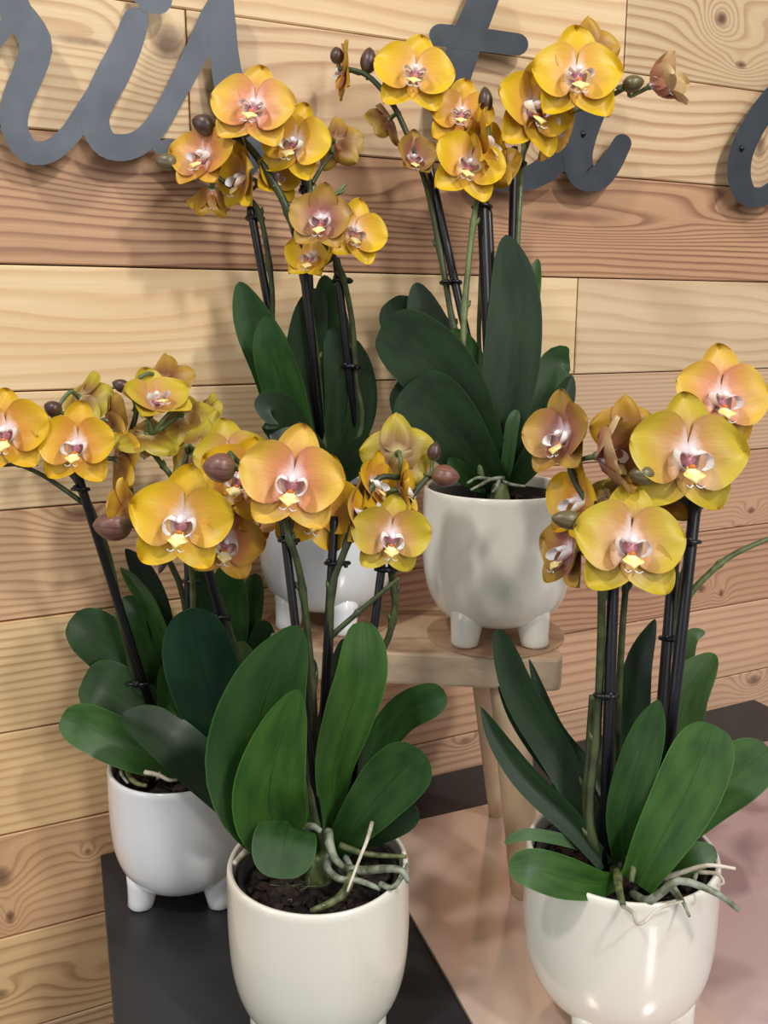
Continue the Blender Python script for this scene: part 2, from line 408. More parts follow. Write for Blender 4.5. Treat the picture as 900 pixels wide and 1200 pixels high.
for i in range(len(Z)-1):
    segs = rows.get(i, [(None, Mdef[i % 2])]); u = UL; zm = (Z[i]+Z[i+1])/2
    for px, m in segs:
        if px is None: e = UR
        else:
            # convert pixel column to u at this row's height
            best = min((abs(wuv(px, py)[1]-zm), py) for py in range(-400, 1800, 10)); e = wuv(px, best[1])[0]
        plank(u, e, Z[i], Z[i+1], m, 0); u = e

# ------------------------------------------------------------------ floor
fl = MB(); fl.box((-2.5, -3, -.05), (3, 2.2, 0)); fo = fl.done('floor', None, plain('floor_concrete', (120, 116, 110), .5, var=.15, scale=4), False); tag(fo, kind='structure')

# ------------------------------------------------------------------ script letters on the wall
M_letter = None
k = N('letter_steel', .38); f = k.noise(k.objc(), 25, 4); k.color(k.mix(f, lin((58, 63, 70)), lin((80, 86, 94)))); k.set(Metallic=.45, Roughness=k.mapr(f, .3, .7, .34, .5)); M_letter = k.m
LOFF, LTH = .016, .004
def stroke(mb, pts, wd, n=40, layer=0):
    q = catmull([(x, y, 0) for x, y in pts], n); ws = []
    for i in range(n+1):
        t = i/n*(len(wd)-1); k = min(int(t), len(wd)-2); ws.append((wd[k]*(1-(t-k))+wd[k+1]*(t-k))*1.06)
    left, right = [], []
    for i, p in enumerate(q):
        t = (q[min(i+1, n)]-q[max(i-1, 0)]).normalized(); nn = Vector((-t.y, t.x, 0))
        left.append(p+nn*ws[i]/2); right.append(p-nn*ws[i]/2)
    def capp(p, t, w_, sgn):
        nn = Vector((-t.y, t.x, 0)); return [p+nn*math.cos(a)*w_/2*sgn + t*math.sin(a)*w_/2*sgn for a in [math.pi*j/8 for j in range(1, 8)]]
    t1 = (q[-1]-q[-2]).normalized(); t0 = (q[1]-q[0]).normalized()
    # strip body + fan caps, front and back, plus rim
    b = len(mb.v); f0 = LOFF+LTH+layer*.00015; bk_ = LOFF
    ring = left + capp(q[-1], t1, ws[-1], 1) + right[::-1] + capp(q[0], t0, ws[0], -1)
    m = len(ring)
    for off in (f0, bk_):
        for p in ring:
            v = on_wall(p.x, p.y, off); mb.v.append(v); mb.uv.append((p.x/900, p.y/900))
    c1 = len(mb.v)
    for off in (f0, bk_):
        for p in (q[-1], q[0]): mb.v.append(on_wall(p.x, p.y, off)); mb.uv.append((p.x/900, p.y/900))
    L0 = b; R0 = b+n+1+7; 
    for s_, base in ((0, b), (1, b+m)):
        for i in range(n):
            a = base+i; a2 = base+i+1; r = base+(n+1)+7+(n-i); r2 = base+(n+1)+7+(n-i-1)
            fc = (a, a2, r2, r); mb.f.append(fc if s_ else fc[::-1]); mb.fm.append(0)
        cen = c1+s_*2
        seq = [base+n+j for j in range(0, 9)]
        for j in range(8):
            fc = (cen, seq[j], seq[j+1]); mb.f.append(fc[::-1] if s_ == 0 else fc); mb.fm.append(0)
        seq = [base+2*(n+1)+7-1+j for j in range(0, 8)] + [base]
        for j in range(8):
            fc = (cen+1, seq[j], seq[j+1]); mb.f.append(fc[::-1] if s_ == 0 else fc); mb.fm.append(0)
    for i in range(m):
        a = b+i; a2 = b+(i+1) % m; mb.f.append((a, a2, a2+m, a+m)); mb.fm.append(0)
def screws(parent, pts, base):
    for x, y, head in pts:
        s = MB(); a = on_wall(x, y, -.001); c = on_wall(x, y, LOFF-.001)
        s.tube([a, a.lerp(c, .5), c], .0028, sides=10); s.done('standoff_post', parent, M_stake, True, base)
        if not head: continue
        h = MB(); h.tube([on_wall(x, y, LOFF+LTH-.0002), on_wall(x, y, LOFF+LTH+.0016)], .0033, sides=10); h.done('screw_head', parent, M_stake, True, base)
def letter(name, strokes, scr, label):
    base = on_wall(strokes[0][0][0][0], strokes[0][0][0][1], LOFF)
    root = empty(name, base); tag(root, label, 'letter sign')
    mb = MB()
    for i, (pts, wd) in enumerate(strokes): stroke(mb, pts, wd, layer=i)
    mb.done('letter_plate', root, M_letter, False, base)
    screws(root, scr, base); return root
letter('script_letters', [
  ([(-30, -60), (-8, -30), (6, 0), (26, 22), (42, 52), (34, 84), (20, 118), (17, 150), (32, 176), (56, 178), (80, 160), (102, 128), (132, 84), (150, 46), (158, 26)],
   [20, 24, 30, 34, 37, 36, 34, 30, 27, 26, 24, 24, 28, 30, 28]),
  ([(-34, 84), (-10, 56), (8, 30), (22, 8)], [14, 16, 18, 26]),
  ([(159, 24), (148, 55), (132, 88), (116, 120), (112, 146), (123, 168), (144, 173), (165, 166), (184, 146), (206, 108), (230, 62), (249, 22), (262, -6)],
   [30, 34, 38, 34, 31, 29, 30, 28, 26, 25, 27, 30, 24]),
  ([(262, -4), (260, 30), (263, 65), (270, 104), (284, 140), (297, 168), (288, 196), (258, 206), (226, 196), (204, 176), (186, 172)],
   [22, 32, 32, 34, 30, 28, 24, 20, 20, 24, 14]),
  ([(170, -8), (177, -4), (185, 0)], [30, 38, 32])],
  [(34, 60, 0), (262, 50, 0), (118, 150, 0)], 'grey steel script letters "ris" high on the wall at left')
letter('script_letters', [
  ([(574, -20), (560, 15), (545, 52), (530, 100), (524, 135), (532, 168), (550, 192), (578, 207), (610, 211), (640, 198), (668, 168), (690, 135), (708, 96)],
   [32, 34, 36, 36, 34, 30, 30, 28, 26, 29, 33, 30, 24]),
  ([(516, 41), (560, 46), (606, 52)], [25, 26, 25]),
  ([(708, 98), (694, 130), (682, 160), (677, 186), (684, 206), (701, 208), (716, 192), (729, 168)], [26, 30, 32, 33, 31, 28, 24, 21])],
  [(683, 157, 1), (545, 60, 0)], 'black steel script letters "ta" behind the top right orchid, with a thick crossbar')
letter('script_letters', [
  ([(960, 80), (925, 96), (896, 128), (873, 168), (866, 200), (873, 226), (892, 231), (916, 214), (940, 190)], [20, 24, 26, 26, 26, 25, 21, 19, 18])],
  [(869, 174, 1)], 'dark steel curved script letter at the right edge of the wall')

# ------------------------------------------------------------------ black table and glossy panel
k = N('table_black_laminate', .34); oc = k.objc(); f = k.noise(oc, 7, 5, .6); f2 = k.noise(oc, 60, 3)
k.color(k.mix(k.mapr(f, .35, .7), lin((34, 35, 38)), lin((52, 53, 56)))); k.set(Roughness=k.mapr(f, .35, .65, .28, .5)); k.bump(f2, .05, .0005); M_table = k.m
def slab(name, corners, top, th, mat, parent, bev=.001):
    n = len(corners); V = [(c.x, c.y, top) for c in corners]+[(c.x, c.y, top-th) for c in corners]
    F = [tuple(range(n)), tuple(reversed(range(n, 2*n)))]+[(i, i+n, (i+1) % n+n, (i+1) % n) for i in range(n)]
    bm = bmesh.new(); vv = [bm.verts.new(v) for v in V]
    for f in F: bm.faces.new([vv[i] for i in f])
    bmesh.ops.recalc_face_normals(bm, faces=bm.faces)
    c0 = sum((Vector(c) for c in corners), Vector())/n
    for v in bm.verts: v.co -= Vector((c0.x, c0.y, top-th))
    me = bpy.data.meshes.new(name); bm.to_mesh(me); bm.free(); o = link(name, me, parent, mat)
    o.location = (c0.x, c0.y, top-th); bevel(o, bev); return o
def wpt(px, py, off=.0015):
    p = on_z(px, py, TZ); p.z = 0; u = (p-W0).dot(WD); return W0+WD*u+WN*off
tl = wpt(117, 1000); tr = wpt(878, 817)
bl_dir = (on_z(133, 1200, TZ)-on_z(117, 1000, TZ)); bl_dir.z = 0; bl = tl+bl_dir.normalized()*.75
br = tr+WN*.75
troot = empty('display_table', (tl.x, tl.y, 0)); tag(troot, 'black matte display table against the wood plank wall', 'table')
TO = Vector((tl.x, tl.y, 0))
so = slab('table_top', [tl, bl, br, tr], TZ, .025, M_table, troot); so.location -= TO
for a, b_ in ((tl, (.06, -.06)), (tr, (-.06, -.06)), (bl, (.06, .06)), (br, (-.06, .06))):
    c = (tl+bl+br+tr)/4; q = a+(c-a).normalized()*.06
    lg = MB(); lg.box((q.x-.02, q.y-.02, 0.001), (q.x+.02, q.y+.02, TZ-.0255)); lg.done('table_leg', troot, M_table, False, TO)
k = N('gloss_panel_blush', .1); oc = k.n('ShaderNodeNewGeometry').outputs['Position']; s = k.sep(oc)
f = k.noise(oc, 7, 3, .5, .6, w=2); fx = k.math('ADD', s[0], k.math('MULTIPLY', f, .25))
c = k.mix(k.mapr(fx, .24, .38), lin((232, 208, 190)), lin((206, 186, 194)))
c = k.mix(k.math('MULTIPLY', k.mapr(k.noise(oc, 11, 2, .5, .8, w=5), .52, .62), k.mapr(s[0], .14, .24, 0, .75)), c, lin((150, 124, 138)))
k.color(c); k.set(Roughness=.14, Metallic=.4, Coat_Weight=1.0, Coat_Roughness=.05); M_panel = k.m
pz = TZ+.004
def pp(px, py): v = on_z(px, py, pz); v.z = 0; return v
fl_ = pp(426, 975); fr_ = pp(900, 868); fd = (fr_-fl_).normalized()
lf = (pp(560, 1200)-pp(480, 1062)).normalized()
P1 = fl_; P2 = fl_+fd*.80; P3 = P1+lf*.55; P4 = P2+WN*.5
# keep clear of the wall
def clear(p):
    d = (p-W0).dot(WN); return p if d > .01 else p+WN*(.01-d)
P2 = clear(P2); P4 = P2+WN*.5
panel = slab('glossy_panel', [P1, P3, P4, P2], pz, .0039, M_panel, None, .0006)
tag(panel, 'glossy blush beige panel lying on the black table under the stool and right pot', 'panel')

# ------------------------------------------------------------------ stool
SZ = TZ+.2305
k = N('stool_mango_wood', .5); oc = k.objc(); st = k.vecmul(oc, (5, 28, 40))
f = k.noise(st, 1, 4, .6, .8, w=3); f3 = k.noise(oc, 16, 4, .6, .5, w=5)
c = k.mix(k.mapr(f3, .35, .65), lin((206, 178, 146)), lin((176, 146, 116)))
c = k.mix(k.mapr(f, .52, .64, 0, .75), c, lin((112, 82, 60)))
k.color(c); k.bump(f, .2, .0008); M_stool = k.m
k = N('stool_side_grain', .65); oc = k.objc(); f = k.noise(k.vecmul(oc, (14, 14, 40)), 1, 5, .7, .5, w=3)
k.color(k.mix(k.mapr(f, .3, .7), lin((208, 186, 158)), lin((164, 138, 112)))); k.bump(f, .3, .0008); M_stoolside = k.m
k = N('stool_leg_wood', .55); oc = k.objc(); f = k.noise(k.vecmul(oc, (60, 60, 5)), 1, 4, .6)
k.color(k.mix(f, lin((190, 160, 124)), lin((222, 200, 168)))); M_sleg = k.m
def sz(px, py): v = on_z(px, py, SZ); v.z = 0; return v
SA, SB, SC_, SD = sz(311, 757), sz(662, 773), sz(636, 712), sz(330, 706)
scen = (SA+SB+SC_+SD)/4; sroot = empty('wooden_stool', (scen.x, scen.y, pz)); SO = Vector((scen.x, scen.y, pz))
tag(sroot, 'small rustic wooden stool with thick rounded seat carrying two white pots', 'stool')
def rounded(cs, r, n=6):
    out = []; m = len(cs)
    for i in range(m):
        p, a, b = cs[i], cs[i-1], cs[(i+1) % m]
        pa = p+(a-p).normalized()*r; pb = p+(b-p).normalized()*r
        for j in range(n+1):
            t = j/n; out.append((1-t)**2*pa+2*t*(1-t)*p+t*t*pb)
    return out
seat = slab('seat', rounded([SA, SB, SC_, SD], .014), SZ, .03, M_stool, sroot, .003); seat.location -= SO
seat.data.materials.append(M_stoolside)
for p in seat.data.polygons:
    if abs(p.normal.z) < .5: p.material_index = 1
def sleg(top, bot, r0, r1):
    m = MB(); m.tube([top, top.lerp(bot, .5), bot], [r0, (r0+r1)/2, r1], n=6, sides=20); m.done('leg', sroot, M_sleg, True, SO)
zt = SZ-.0302
def at(p, z): return Vector((p.x, p.y, z))
def gz(px, py): v = on_z(px, py, pz); return v
ft = on_z(602, 818, zt); ft = at(ft, zt)+Vector((0, .035, 0)); sleg(ft, gz(617, 1046)+Vector((0, 0, .0005)), .0165, .014)
rt_ = on_z(569, 800, zt); sleg(at(rt_, zt)+Vector((0, .05, 0)), gz(582, 954)+Vector((0, 0, .0005)), .0095, .008)
dl = SA-SB
for tp, bt in ((ft, gz(617, 1046)), (at(rt_, zt)+Vector((0, .05, 0)), gz(582, 954))):
    sh = Vector((-.185, .0, 0)); b2 = bt+Vector((-.215 if tp is not ft else -.225, 0, .0005))
    if tp is ft: b2 += Vector((.02, .03, 0))
    onp = b2.copy(); onp.z = TZ+.0005
    sleg(tp+sh, onp, .0145 if tp is ft else .0095, .012 if tp is ft else .008)

# ------------------------------------------------------------------ planters
k = N('planter_cream_glaze', .16); oc = k.objc(); f = k.noise(k.vecmul(oc, (1, 1, .35)), 22, 4); 
k.color(k.mix(f, lin((226, 222, 208)), lin((238, 235, 224)))); k.set(Coat_Weight=.7, Coat_Roughness=.03, Roughness=k.mapr(f, .3, .7, .14, .3)); k.bump(k.noise(oc, 30, 2), .06, .002); M_glaze = k.m
k = N('planter_daylight_tint_glaze', .16); oc = k.objc(); f = k.noise(oc, 22, 4)
k.color(k.mix(f, lin((222, 225, 228)), lin((234, 236, 238)))); k.set(Coat_Weight=.7, Coat_Roughness=.03); k.bump(k.noise(oc, 30, 2), .06, .002); M_glazew = k.m  # cool daylight tint is put into the glaze colour
PR = .065
prof = [(0, .023), (.028, .0235), (.041, .026), (.051, .0325), (.0590, .044), (.0636, .060), (.0652, .080), (.0652, .102), (.0648, .122), (.0646, .128), (.0636, .1312),
        (.0618, .1316), (.0604, .1295), (.0600, .118), (.0605, .095), (.059, .065), (.052, .045), (.03, .036), (0, .035)]
def smooth_prof(p, n=3):
    q = catmull([(a, 0, b) for a, b in p], len(p)*n); return [(max(v.x, .0004), v.z) for v in q]
SP = smooth_prof(prof)
plantloc = {}
def planter(key, cx, cy, Zc, s, base_z, feet, label, mat, bot=.016):
    c = on_z(cx, cy, base_z+.1316*s); print('pot', key, round((c-CAM).dot(FW), 3), Zc); loc = Vector((c.x, c.y, base_z)); plantloc[key] = (loc, s)
    root = empty('planter', loc); tag(root, label, 'planter', 'footed ceramic planters')
    ph = rnd.uniform(0, 6)
    dz = lambda i, z: z if z > .08 or i > len(SP)*.6 else .08-(.08-z)*(.08-bot)/(.08-.023)
    b = MB(); b.lathe([(r*s, dz(i, z)*s) for i, (r, z) in enumerate(SP)], 72, wob=lambda a, z: .004*math.sin(3*a+ph)+.002*math.sin(5*a-ph))
    b.done('pot_body', root, mat)
    for a in feet:
        d = Vector((math.cos(R(a)), math.sin(R(a)), 0)); m = MB()
        top = d*.040*s+Vector((0, 0, .036*s)); bot = d*.0455*s+Vector((0, 0, .0))
        m.tube([top, top.lerp(bot, .4), top.lerp(bot, .8), bot+Vector((0, 0, .0018*s)), bot+Vector((0, 0, .0002))], [.0165*s, .0142*s, .0122*s, .0118*s, .0095*s], sides=24)
        m.done('foot', root, mat)
    return loc
planter('A', 373, 1006, .645, 1.0, TZ, (215, 325, 90), 'white footed planter of the front left orchid, standing on the black table', M_glaze, .005)
planter('B', 211, 889, .795, .97, TZ, (218, 325, 90), 'daylight-tinted white footed planter at the far left, behind the front left planter', M_glazew)
planter('C', 383, 568, .795, .975, SZ+.002, (216, 292, 80), 'white footed planter on the left half of the stool, mostly hidden by flowers', M_glazew)
planter('D', 585, 569, .79, 1.02, SZ+.002, (228, 310, 90), 'cream footed planter on the right end of the wooden stool', M_glaze, .0135)
planter('E', 728, 991, .625, 1.04, pz, (238, 330, 90), 'cream footed planter on the glossy panel at lower right', M_glaze)
k = N('coaster_wood', .45); oc = k.objc(); f = k.noise(k.vecmul(oc, (12, 60, 1)), 1, 4, .6, .5)
k.color(k.mix(k.mapr(f, .35, .65), lin((178, 148, 118)), lin((146, 114, 88)))); M_coast = k.m
for key, rad, lab in (('C', .058, 'thin round brown wooden coaster under the left pot on the stool'), ('D', .0615, 'thin round brown wooden coaster under the right pot on the stool')):
    l, s = plantloc[key]; m = MB(); m.lathe([(.0004, 0), (rad, 0), (rad, .0014), (rad-.001, .0019), (rad-.003, .0017), (.0004, .0017)], 64)
    o = m.done('wooden_coaster', None, M_coast, False); o.location = (l.x, l.y, SZ+.0001); tag(o, lab, 'coaster', 'round coasters on the stool')

# ------------------------------------------------------------------ flower meshes (unit = overall flower width 1; faces -Y, up +Z; petal runs along +X)
def petal_mesh(name, Ln, W, mode, cup=.1, bend=.1, wave=.02, seed=0, nv=13, nu=8, front=None, back=None):
    V, F, UVc, FM = [], [], [], []; rr = random.Random(seed); ph = rr.uniform(0, 6)
    th = .012
    for side in (0, 1):
        for i in range(nv+1):
            t = 1-(1-i/nv)**1.7
            if mode == 'petal': hw = W*(.10*(1-t)+ (max(0, math.sin(math.pi*min(1, t)**.82)))**.52*.5) if t < 1 else 0
            else: hw = W*(.10*(1-t)+(max(0, math.sin(math.pi*t**.86)))**.52*.5) if t < 1 else 0
            for j in range(nu+1):
                u = j/nu*2-1
                x = Ln*t
                z = hw*u*(1+ (0.08*math.sin(ph+3*t) if mode == 'petal' else 0))
                y = cup*W*(-(u*u))*math.sin(math.pi*t*.8)*.6 + bend*Ln*(t*t)*1.0 + wave*math.sin(ph+6*t+3*u)*t + .015*abs(u)*0
                y += -.02*math.exp(-(u/.18)**2)*math.sin(math.pi*t)   # mid groove
                if side: y += th*min(1, (1-abs(u))*4)*min(1, (1-t)*5)
                V.append((x, y, z)); UVc.append((j/nu, t))
    n1 = (nv+1)*(nu+1)
    for side in (0, 1):
        for i in range(nv):
            for j in range(nu):
                a = side*n1+i*(nu+1)+j; q = (a, a+nu+1, a+nu+2, a+1)
                F.append(q if side == 0 else q[::-1]); FM.append(side)
    me = mesh_from(name, V, F, UVc, True, [PM['yellow'], PB['gold']], FM)
    # front side must face -Y
    if me.polygons[5].normal.y > 0:
        me.flip_normals()
    return me
PET = [petal_mesh('petal', .52, .54, 'petal', .24, -.09+.05*i, .030, i) for i in range(3)]
SEP = [petal_mesh('sepal', .56, .40, 'sepal', .20, -.02+.05*i, .024, 10+i) for i in range(3)]
def lip_mesh(seed):
    m = MB()
    # side lobes, curved like two cupped ears
    for sx in (-1, 1):
        pts = [(sx*.03, -.06, -.02), (sx*.105, -.09, .015), (sx*.135, -.13, -.035), (sx*.12, -.165, -.10), (sx*.065, -.17, -.135)]
        c = catmull(pts, 8); b = len(m.v)
        for i, p in enumerate(c):
            t = i/8; wd = .085*math.sin(math.pi*(.12+.8*t))
            for j in range(4):
                a = (j/3-.5)*2
                m.v.append(Vector((p.x-sx*.012*a*a, p.y+a*wd*.9, p.z+a*wd*.25))); m.uv.append((j/3, t))
        for i in range(8):
            for j in range(3):
                a = b+i*4+j; m.f.append((a, a+1, a+5, a+4)); m.fm.append(0)
    # mid lobe: arrow-head tongue pointing down and forward
    rowsl = [(0, .03, -.08, -.10), (.2, .038, -.115, -.13), (.38, .062, -.145, -.155), (.52, .078, -.16, -.172), (.66, .082, -.17, -.19), (.78, .07, -.176, -.206), (.9, .042, -.18, -.226), (1, .01, -.175, -.242)]
    b = len(m.v)
    for t, hw, y, z in rowsl:
        for j in range(5):
            u = j/2-1; m.v.append(Vector((hw*u, y-.03*(1-u*u)+.0*u, z+.03*u*u*t))); m.uv.append((j/4, t))
    for i in range(len(rowsl)-1):
        for j in range(4):
            a = b+i*5+j; m.f.append((a, a+1, a+6, a+5)); m.fm.append(1)
    for sx in (-1, 1):   # tendrils
        m.tube([(sx*.01, -.175, -.24), (sx*.04, -.19, -.262), (sx*.07, -.205, -.245)], [.007, .005, .003], n=5, sides=5, mi=2)
    m.ball((0, -.115, -.105), .03, (1, .8, .7), mi=3, seg=8, rings=5)
    return mesh_from('lip', m.v, m.f, m.uv, True, [M_white, M_lipy, M_white, M_call], m.fm)
LIP = lip_mesh(0)
def col_mesh():
    m = MB()
    m.tube([(0, .03, -.01), (0, -.05, .012), (0, -.11, .015), (0, -.155, -.01), (0, -.165, -.03)], [.05, .036, .034, .034, .018], n=10, sides=12, mi=0)
    m.ball((0, -.035, -.045), .062, (1.1, .5, 1.1), mi=1, seg=12, rings=7)
    m.ball((0, .03, 0), .05, (1, 1, 1), mi=2, seg=10, rings=6)
    return mesh_from('column', m.v, m.f, m.uv, True, [M_white, M_pink, M_spikel], m.fm)
COLM = col_mesh()
def setmat(o, i, m): s = o.material_slots[i]; s.link = 'OBJECT'; s.material = m
CB = Matrix((RT, FW*1.0, UP)).transposed()      # columns: x=right, y=forward, z=up of the view

spikes = {}    # key -> list of sampled points (world)
cur = {}
def flower(plant, x, y, Zc, px, yaw=0, pitch=0, roll=0, var='yellow', back='gold', spike=None, close=0, back_lat=None, droop=0, jit=6):
    root, base = cur[plant]
    c = PQ(plant, x, y, Zc, .035); Zc = (c-CAM).dot(FW); size = px*Zc/FP
    rot = CB @ (Matrix.Rotation(R(yaw), 3, 'Z') @ Matrix.Rotation(R(-pitch), 3, 'X') @ Matrix.Rotation(R(roll), 3, 'Y'))
    M4 = Matrix.Translation(c-base) @ rot.to_4x4() @ Matrix.Scale(size, 4)
    fo = link('flower', COLM, root); fo.matrix_local = M4
    lp = link('lip', LIP, fo); lp.scale = (1.15, 1.1, 1.15)
    r_ = random.Random(int(x*13+y*7))
    def put(name, me, ang, dy, tilt, sc=1):
        o = link(name, me, fo)
        o.matrix_local = Matrix.Translation((0, dy, 0)) @ Matrix.Rotation(R(-ang), 4, 'Y') @ Matrix.Rotation(R(-tilt), 4, 'Z') @ Matrix.Diagonal((sc, sc, sc, 1))
        return o
    j = lambda: r_.uniform(-jit, jit)
    for nm, ang in (('petal', 9), ('petal', 171)):
        o = put(nm, PET[r_.randrange(3)], ang+j()*.7, -.006, close+j(), r_.uniform(.95, 1.04)); setmat(o, 0, PM[var]); setmat(o, 1, PB[back])
    for nm, ang in (('sepal', 90), ('sepal', -52), ('sepal', -128)):
        o = put(nm, SEP[r_.randrange(3)], ang+j()*.7, .018, close*.9+j()*.8, r_.uniform(.94, 1.03)); setmat(o, 0, PM[var]); setmat(o, 1, PB[back])
    if spike:
        hub = M4 @ Vector((0, .05, 0)) + base; bk_ = (M4 @ Vector((0, .4, -.02)) + base)
        sp = spikes[spike]; near = min(sp, key=lambda q: (q-hub).length)
        if (near-hub).length < .09:
            inv = M4.inverted(); mid = bk_.lerp(near, .35); mid.z -= .002
            pts = [inv @ (q-base) for q in (hub, hub.lerp(bk_, .45), mid.lerp(hub, .15), near)]
            m = MB(); m.tube(pts, [.0021/size, .0017/size, .0016/size, .002/size], n=10, sides=7)
            me = mesh_from('pedicel', m.v, m.f, m.uv, True, [M_spikel], m.fm); link('pedicel', me, fo)
    return fo
def bud(plant, x, y, Zc, wpx, hpx, ang, col='brown', spike=None):
    """ang: direction of the tip in the image, degrees, 0=right, 90=up"""
    root, base = cur[plant]; c = PQ(plant, x, y, Zc); Zc = (c-CAM).dot(FW); L = max(wpx, hpx)*Zc/FP; W = min(wpx, hpx)*Zc/FP
    d = (RT*math.cos(R(ang))+UP*math.sin(R(ang))-FW*.15).normalized()
    q = d.to_track_quat('Z', 'Y').to_matrix()
    m = MB(); seg = 18; rings = 12; b = 0
    for i in range(rings+1):
        t = i/rings; zz = (t-.5)*L
        r = W*.5*(math.sin(math.pi*t**.85)**.62 if 0 < t < 1 else .02)
        for j2 in range(seg):
            a = 2*math.pi*j2/seg; g = 1-.07*(abs(math.cos(1.5*a))**8)*math.sin(math.pi*t)
            m.v.append(c+q @ Vector((math.cos(a)*r*g, math.sin(a)*r*g, zz))-base); m.uv.append((j2/seg*1.0, t))
    for i in range(rings):
        for j2 in range(seg):
            a = i*seg+j2; a2 = i*seg+(j2+1) % seg; m.f.append((a, a2, a2+seg, a+seg)); m.fm.append(0)
    o = m.done('bud', root, BM[col])
    if spike:
        st = c-d*L*.47; sp = spikes[spike]; near = min(sp, key=lambda q_: (q_-st).length)
        if (near-st).length < .08:
            k = MB(); k.tube([st+d*.001, st-d*.005+Vector((0, 0, -.0)), near.lerp(st, .4)-Vector((0, 0, .002)), near], [.0017, .0014, .0014, .0018], n=9, sides=7)
            k.done('pedicel', o, M_spikel, True, base)
def spike(plant, key, pts, r=.0024, nodes=(), mat=None, name='flower_spike', n=36):
    """pts: (x, y, Z)"""
    root, base = cur[plant]; q = catmull([PQ(plant, *p) for p in pts], n); spikes[key] = q
    rs = [r*(1.08-.3*i/n) for i in range(n+1)]
    for t in nodes:
        k = int(t*n); rs[k] *= 1.3
    m = MB(); m.tube(q, rs, sides=9)
    for t in nodes:   # little bracts
        k = int(t*n); p = q[k]; tg = (q[min(k+1, n)]-q[k-1]).normalized(); sd = RT*(1 if k % 2 else -1)
        m.tube([p-tg*.001, p+tg*.003+sd*r*1.2, p+tg*.0065+sd*r*1.7], [r*.9, r*.7, r*.2], sides=6)
    m.done(name, root, mat or M_spike, True, base)
def leaf(plant, pts, wpx, tone='dark', fold=.12, roll=0, basew=.35, tipe=.5, peak=.6, n=20, nu=10, curl=.0, flip=False):
    """pts: (x, y, Z) from base to tip; wpx visible full width"""
    root, base = cur[plant]; q = catmull([PQ(plant, *p) for p in pts], n)
    Zm = sum(p[2] for p in pts)/len(pts); hwm = wpx*Zm/FP/2/max(.35, math.cos(R(roll)))
    V, F, UVc, FM = [], [], [], []; rows_ = []
    q2 = catmull([PQ(plant, *p) for p in pts], 200)
    ts = [1-(1-i/n)**1.5 for i in range(n+1)]; q = [q2[round(t*200)] for t in ts]
    for i, p in enumerate(q):
        t = ts[i]; T = (q[min(i+1, n)]-q[max(i-1, 0)]).normalized()
        vdir = (p-CAM).normalized(); S = T.cross(vdir)
        if S.length < .05: S = RT.copy()
        S.normalize(); S = (Matrix.Rotation(R(roll + curl*(t-.5)), 3, T) @ S); Nn = S.cross(T).normalized()
        if Nn.dot(vdir) > 0: Nn = -Nn
        if t < peak:
            u_ = t/peak; h = basew+(1-basew)*(u_*u_*(3-2*u_))**.8
        else:
            u_ = (t-peak)/(1-peak); h = max(0, 1-u_**2.3)**tipe
        rows_.append((p, S, Nn, h*hwm))
    th = .0011
    for side in (0, 1):
        for i, (p, S, Nn, h) in enumerate(rows_):
            for j in range(nu+1):
                u = j/nu*2-1; z = fold*h*(abs(u)**1.25)
                e = min(1, (1-abs(u))*5+.05)
                off = Nn*(z+(0 if side == 0 else -th*e))
                V.append(p+S*(u*h)+off-base); UVc.append((j/nu, ts[i]))
    n1 = (n+1)*(nu+1)
    for side in (0, 1):
        for i in range(n):
            for j in range(nu):
                a = side*n1+i*(nu+1)+j; qd = (a, a+1, a+nu+2, a+nu+1); F.append(qd if side == 0 else qd[::-1]); FM.append(side)
    me = mesh_from('leaf', V, F, UVc, True, [LM[tone], LM['under']] if not flip else [LM['under'], LM[tone]], FM)
    p0, S0, N0, h0 = rows_[n//2]
    if me.polygons[(n//2)*nu+nu//2].normal.dot(N0) < 0: me.flip_normals()
    return link('leaf', me, root)
def root_tube(plant, pts, r, mat=None, n=14):
    root, base = cur[plant]; k = len(pts); rs = [r*(1-.45*i/(k-1)) for i in range(k)]
    m = MB(); m.tube([PQ(plant, *p) for p in pts], rs, n=n, sides=8); m.done('aerial_root', root, mat or M_root, True, base)
CURP = ['A']
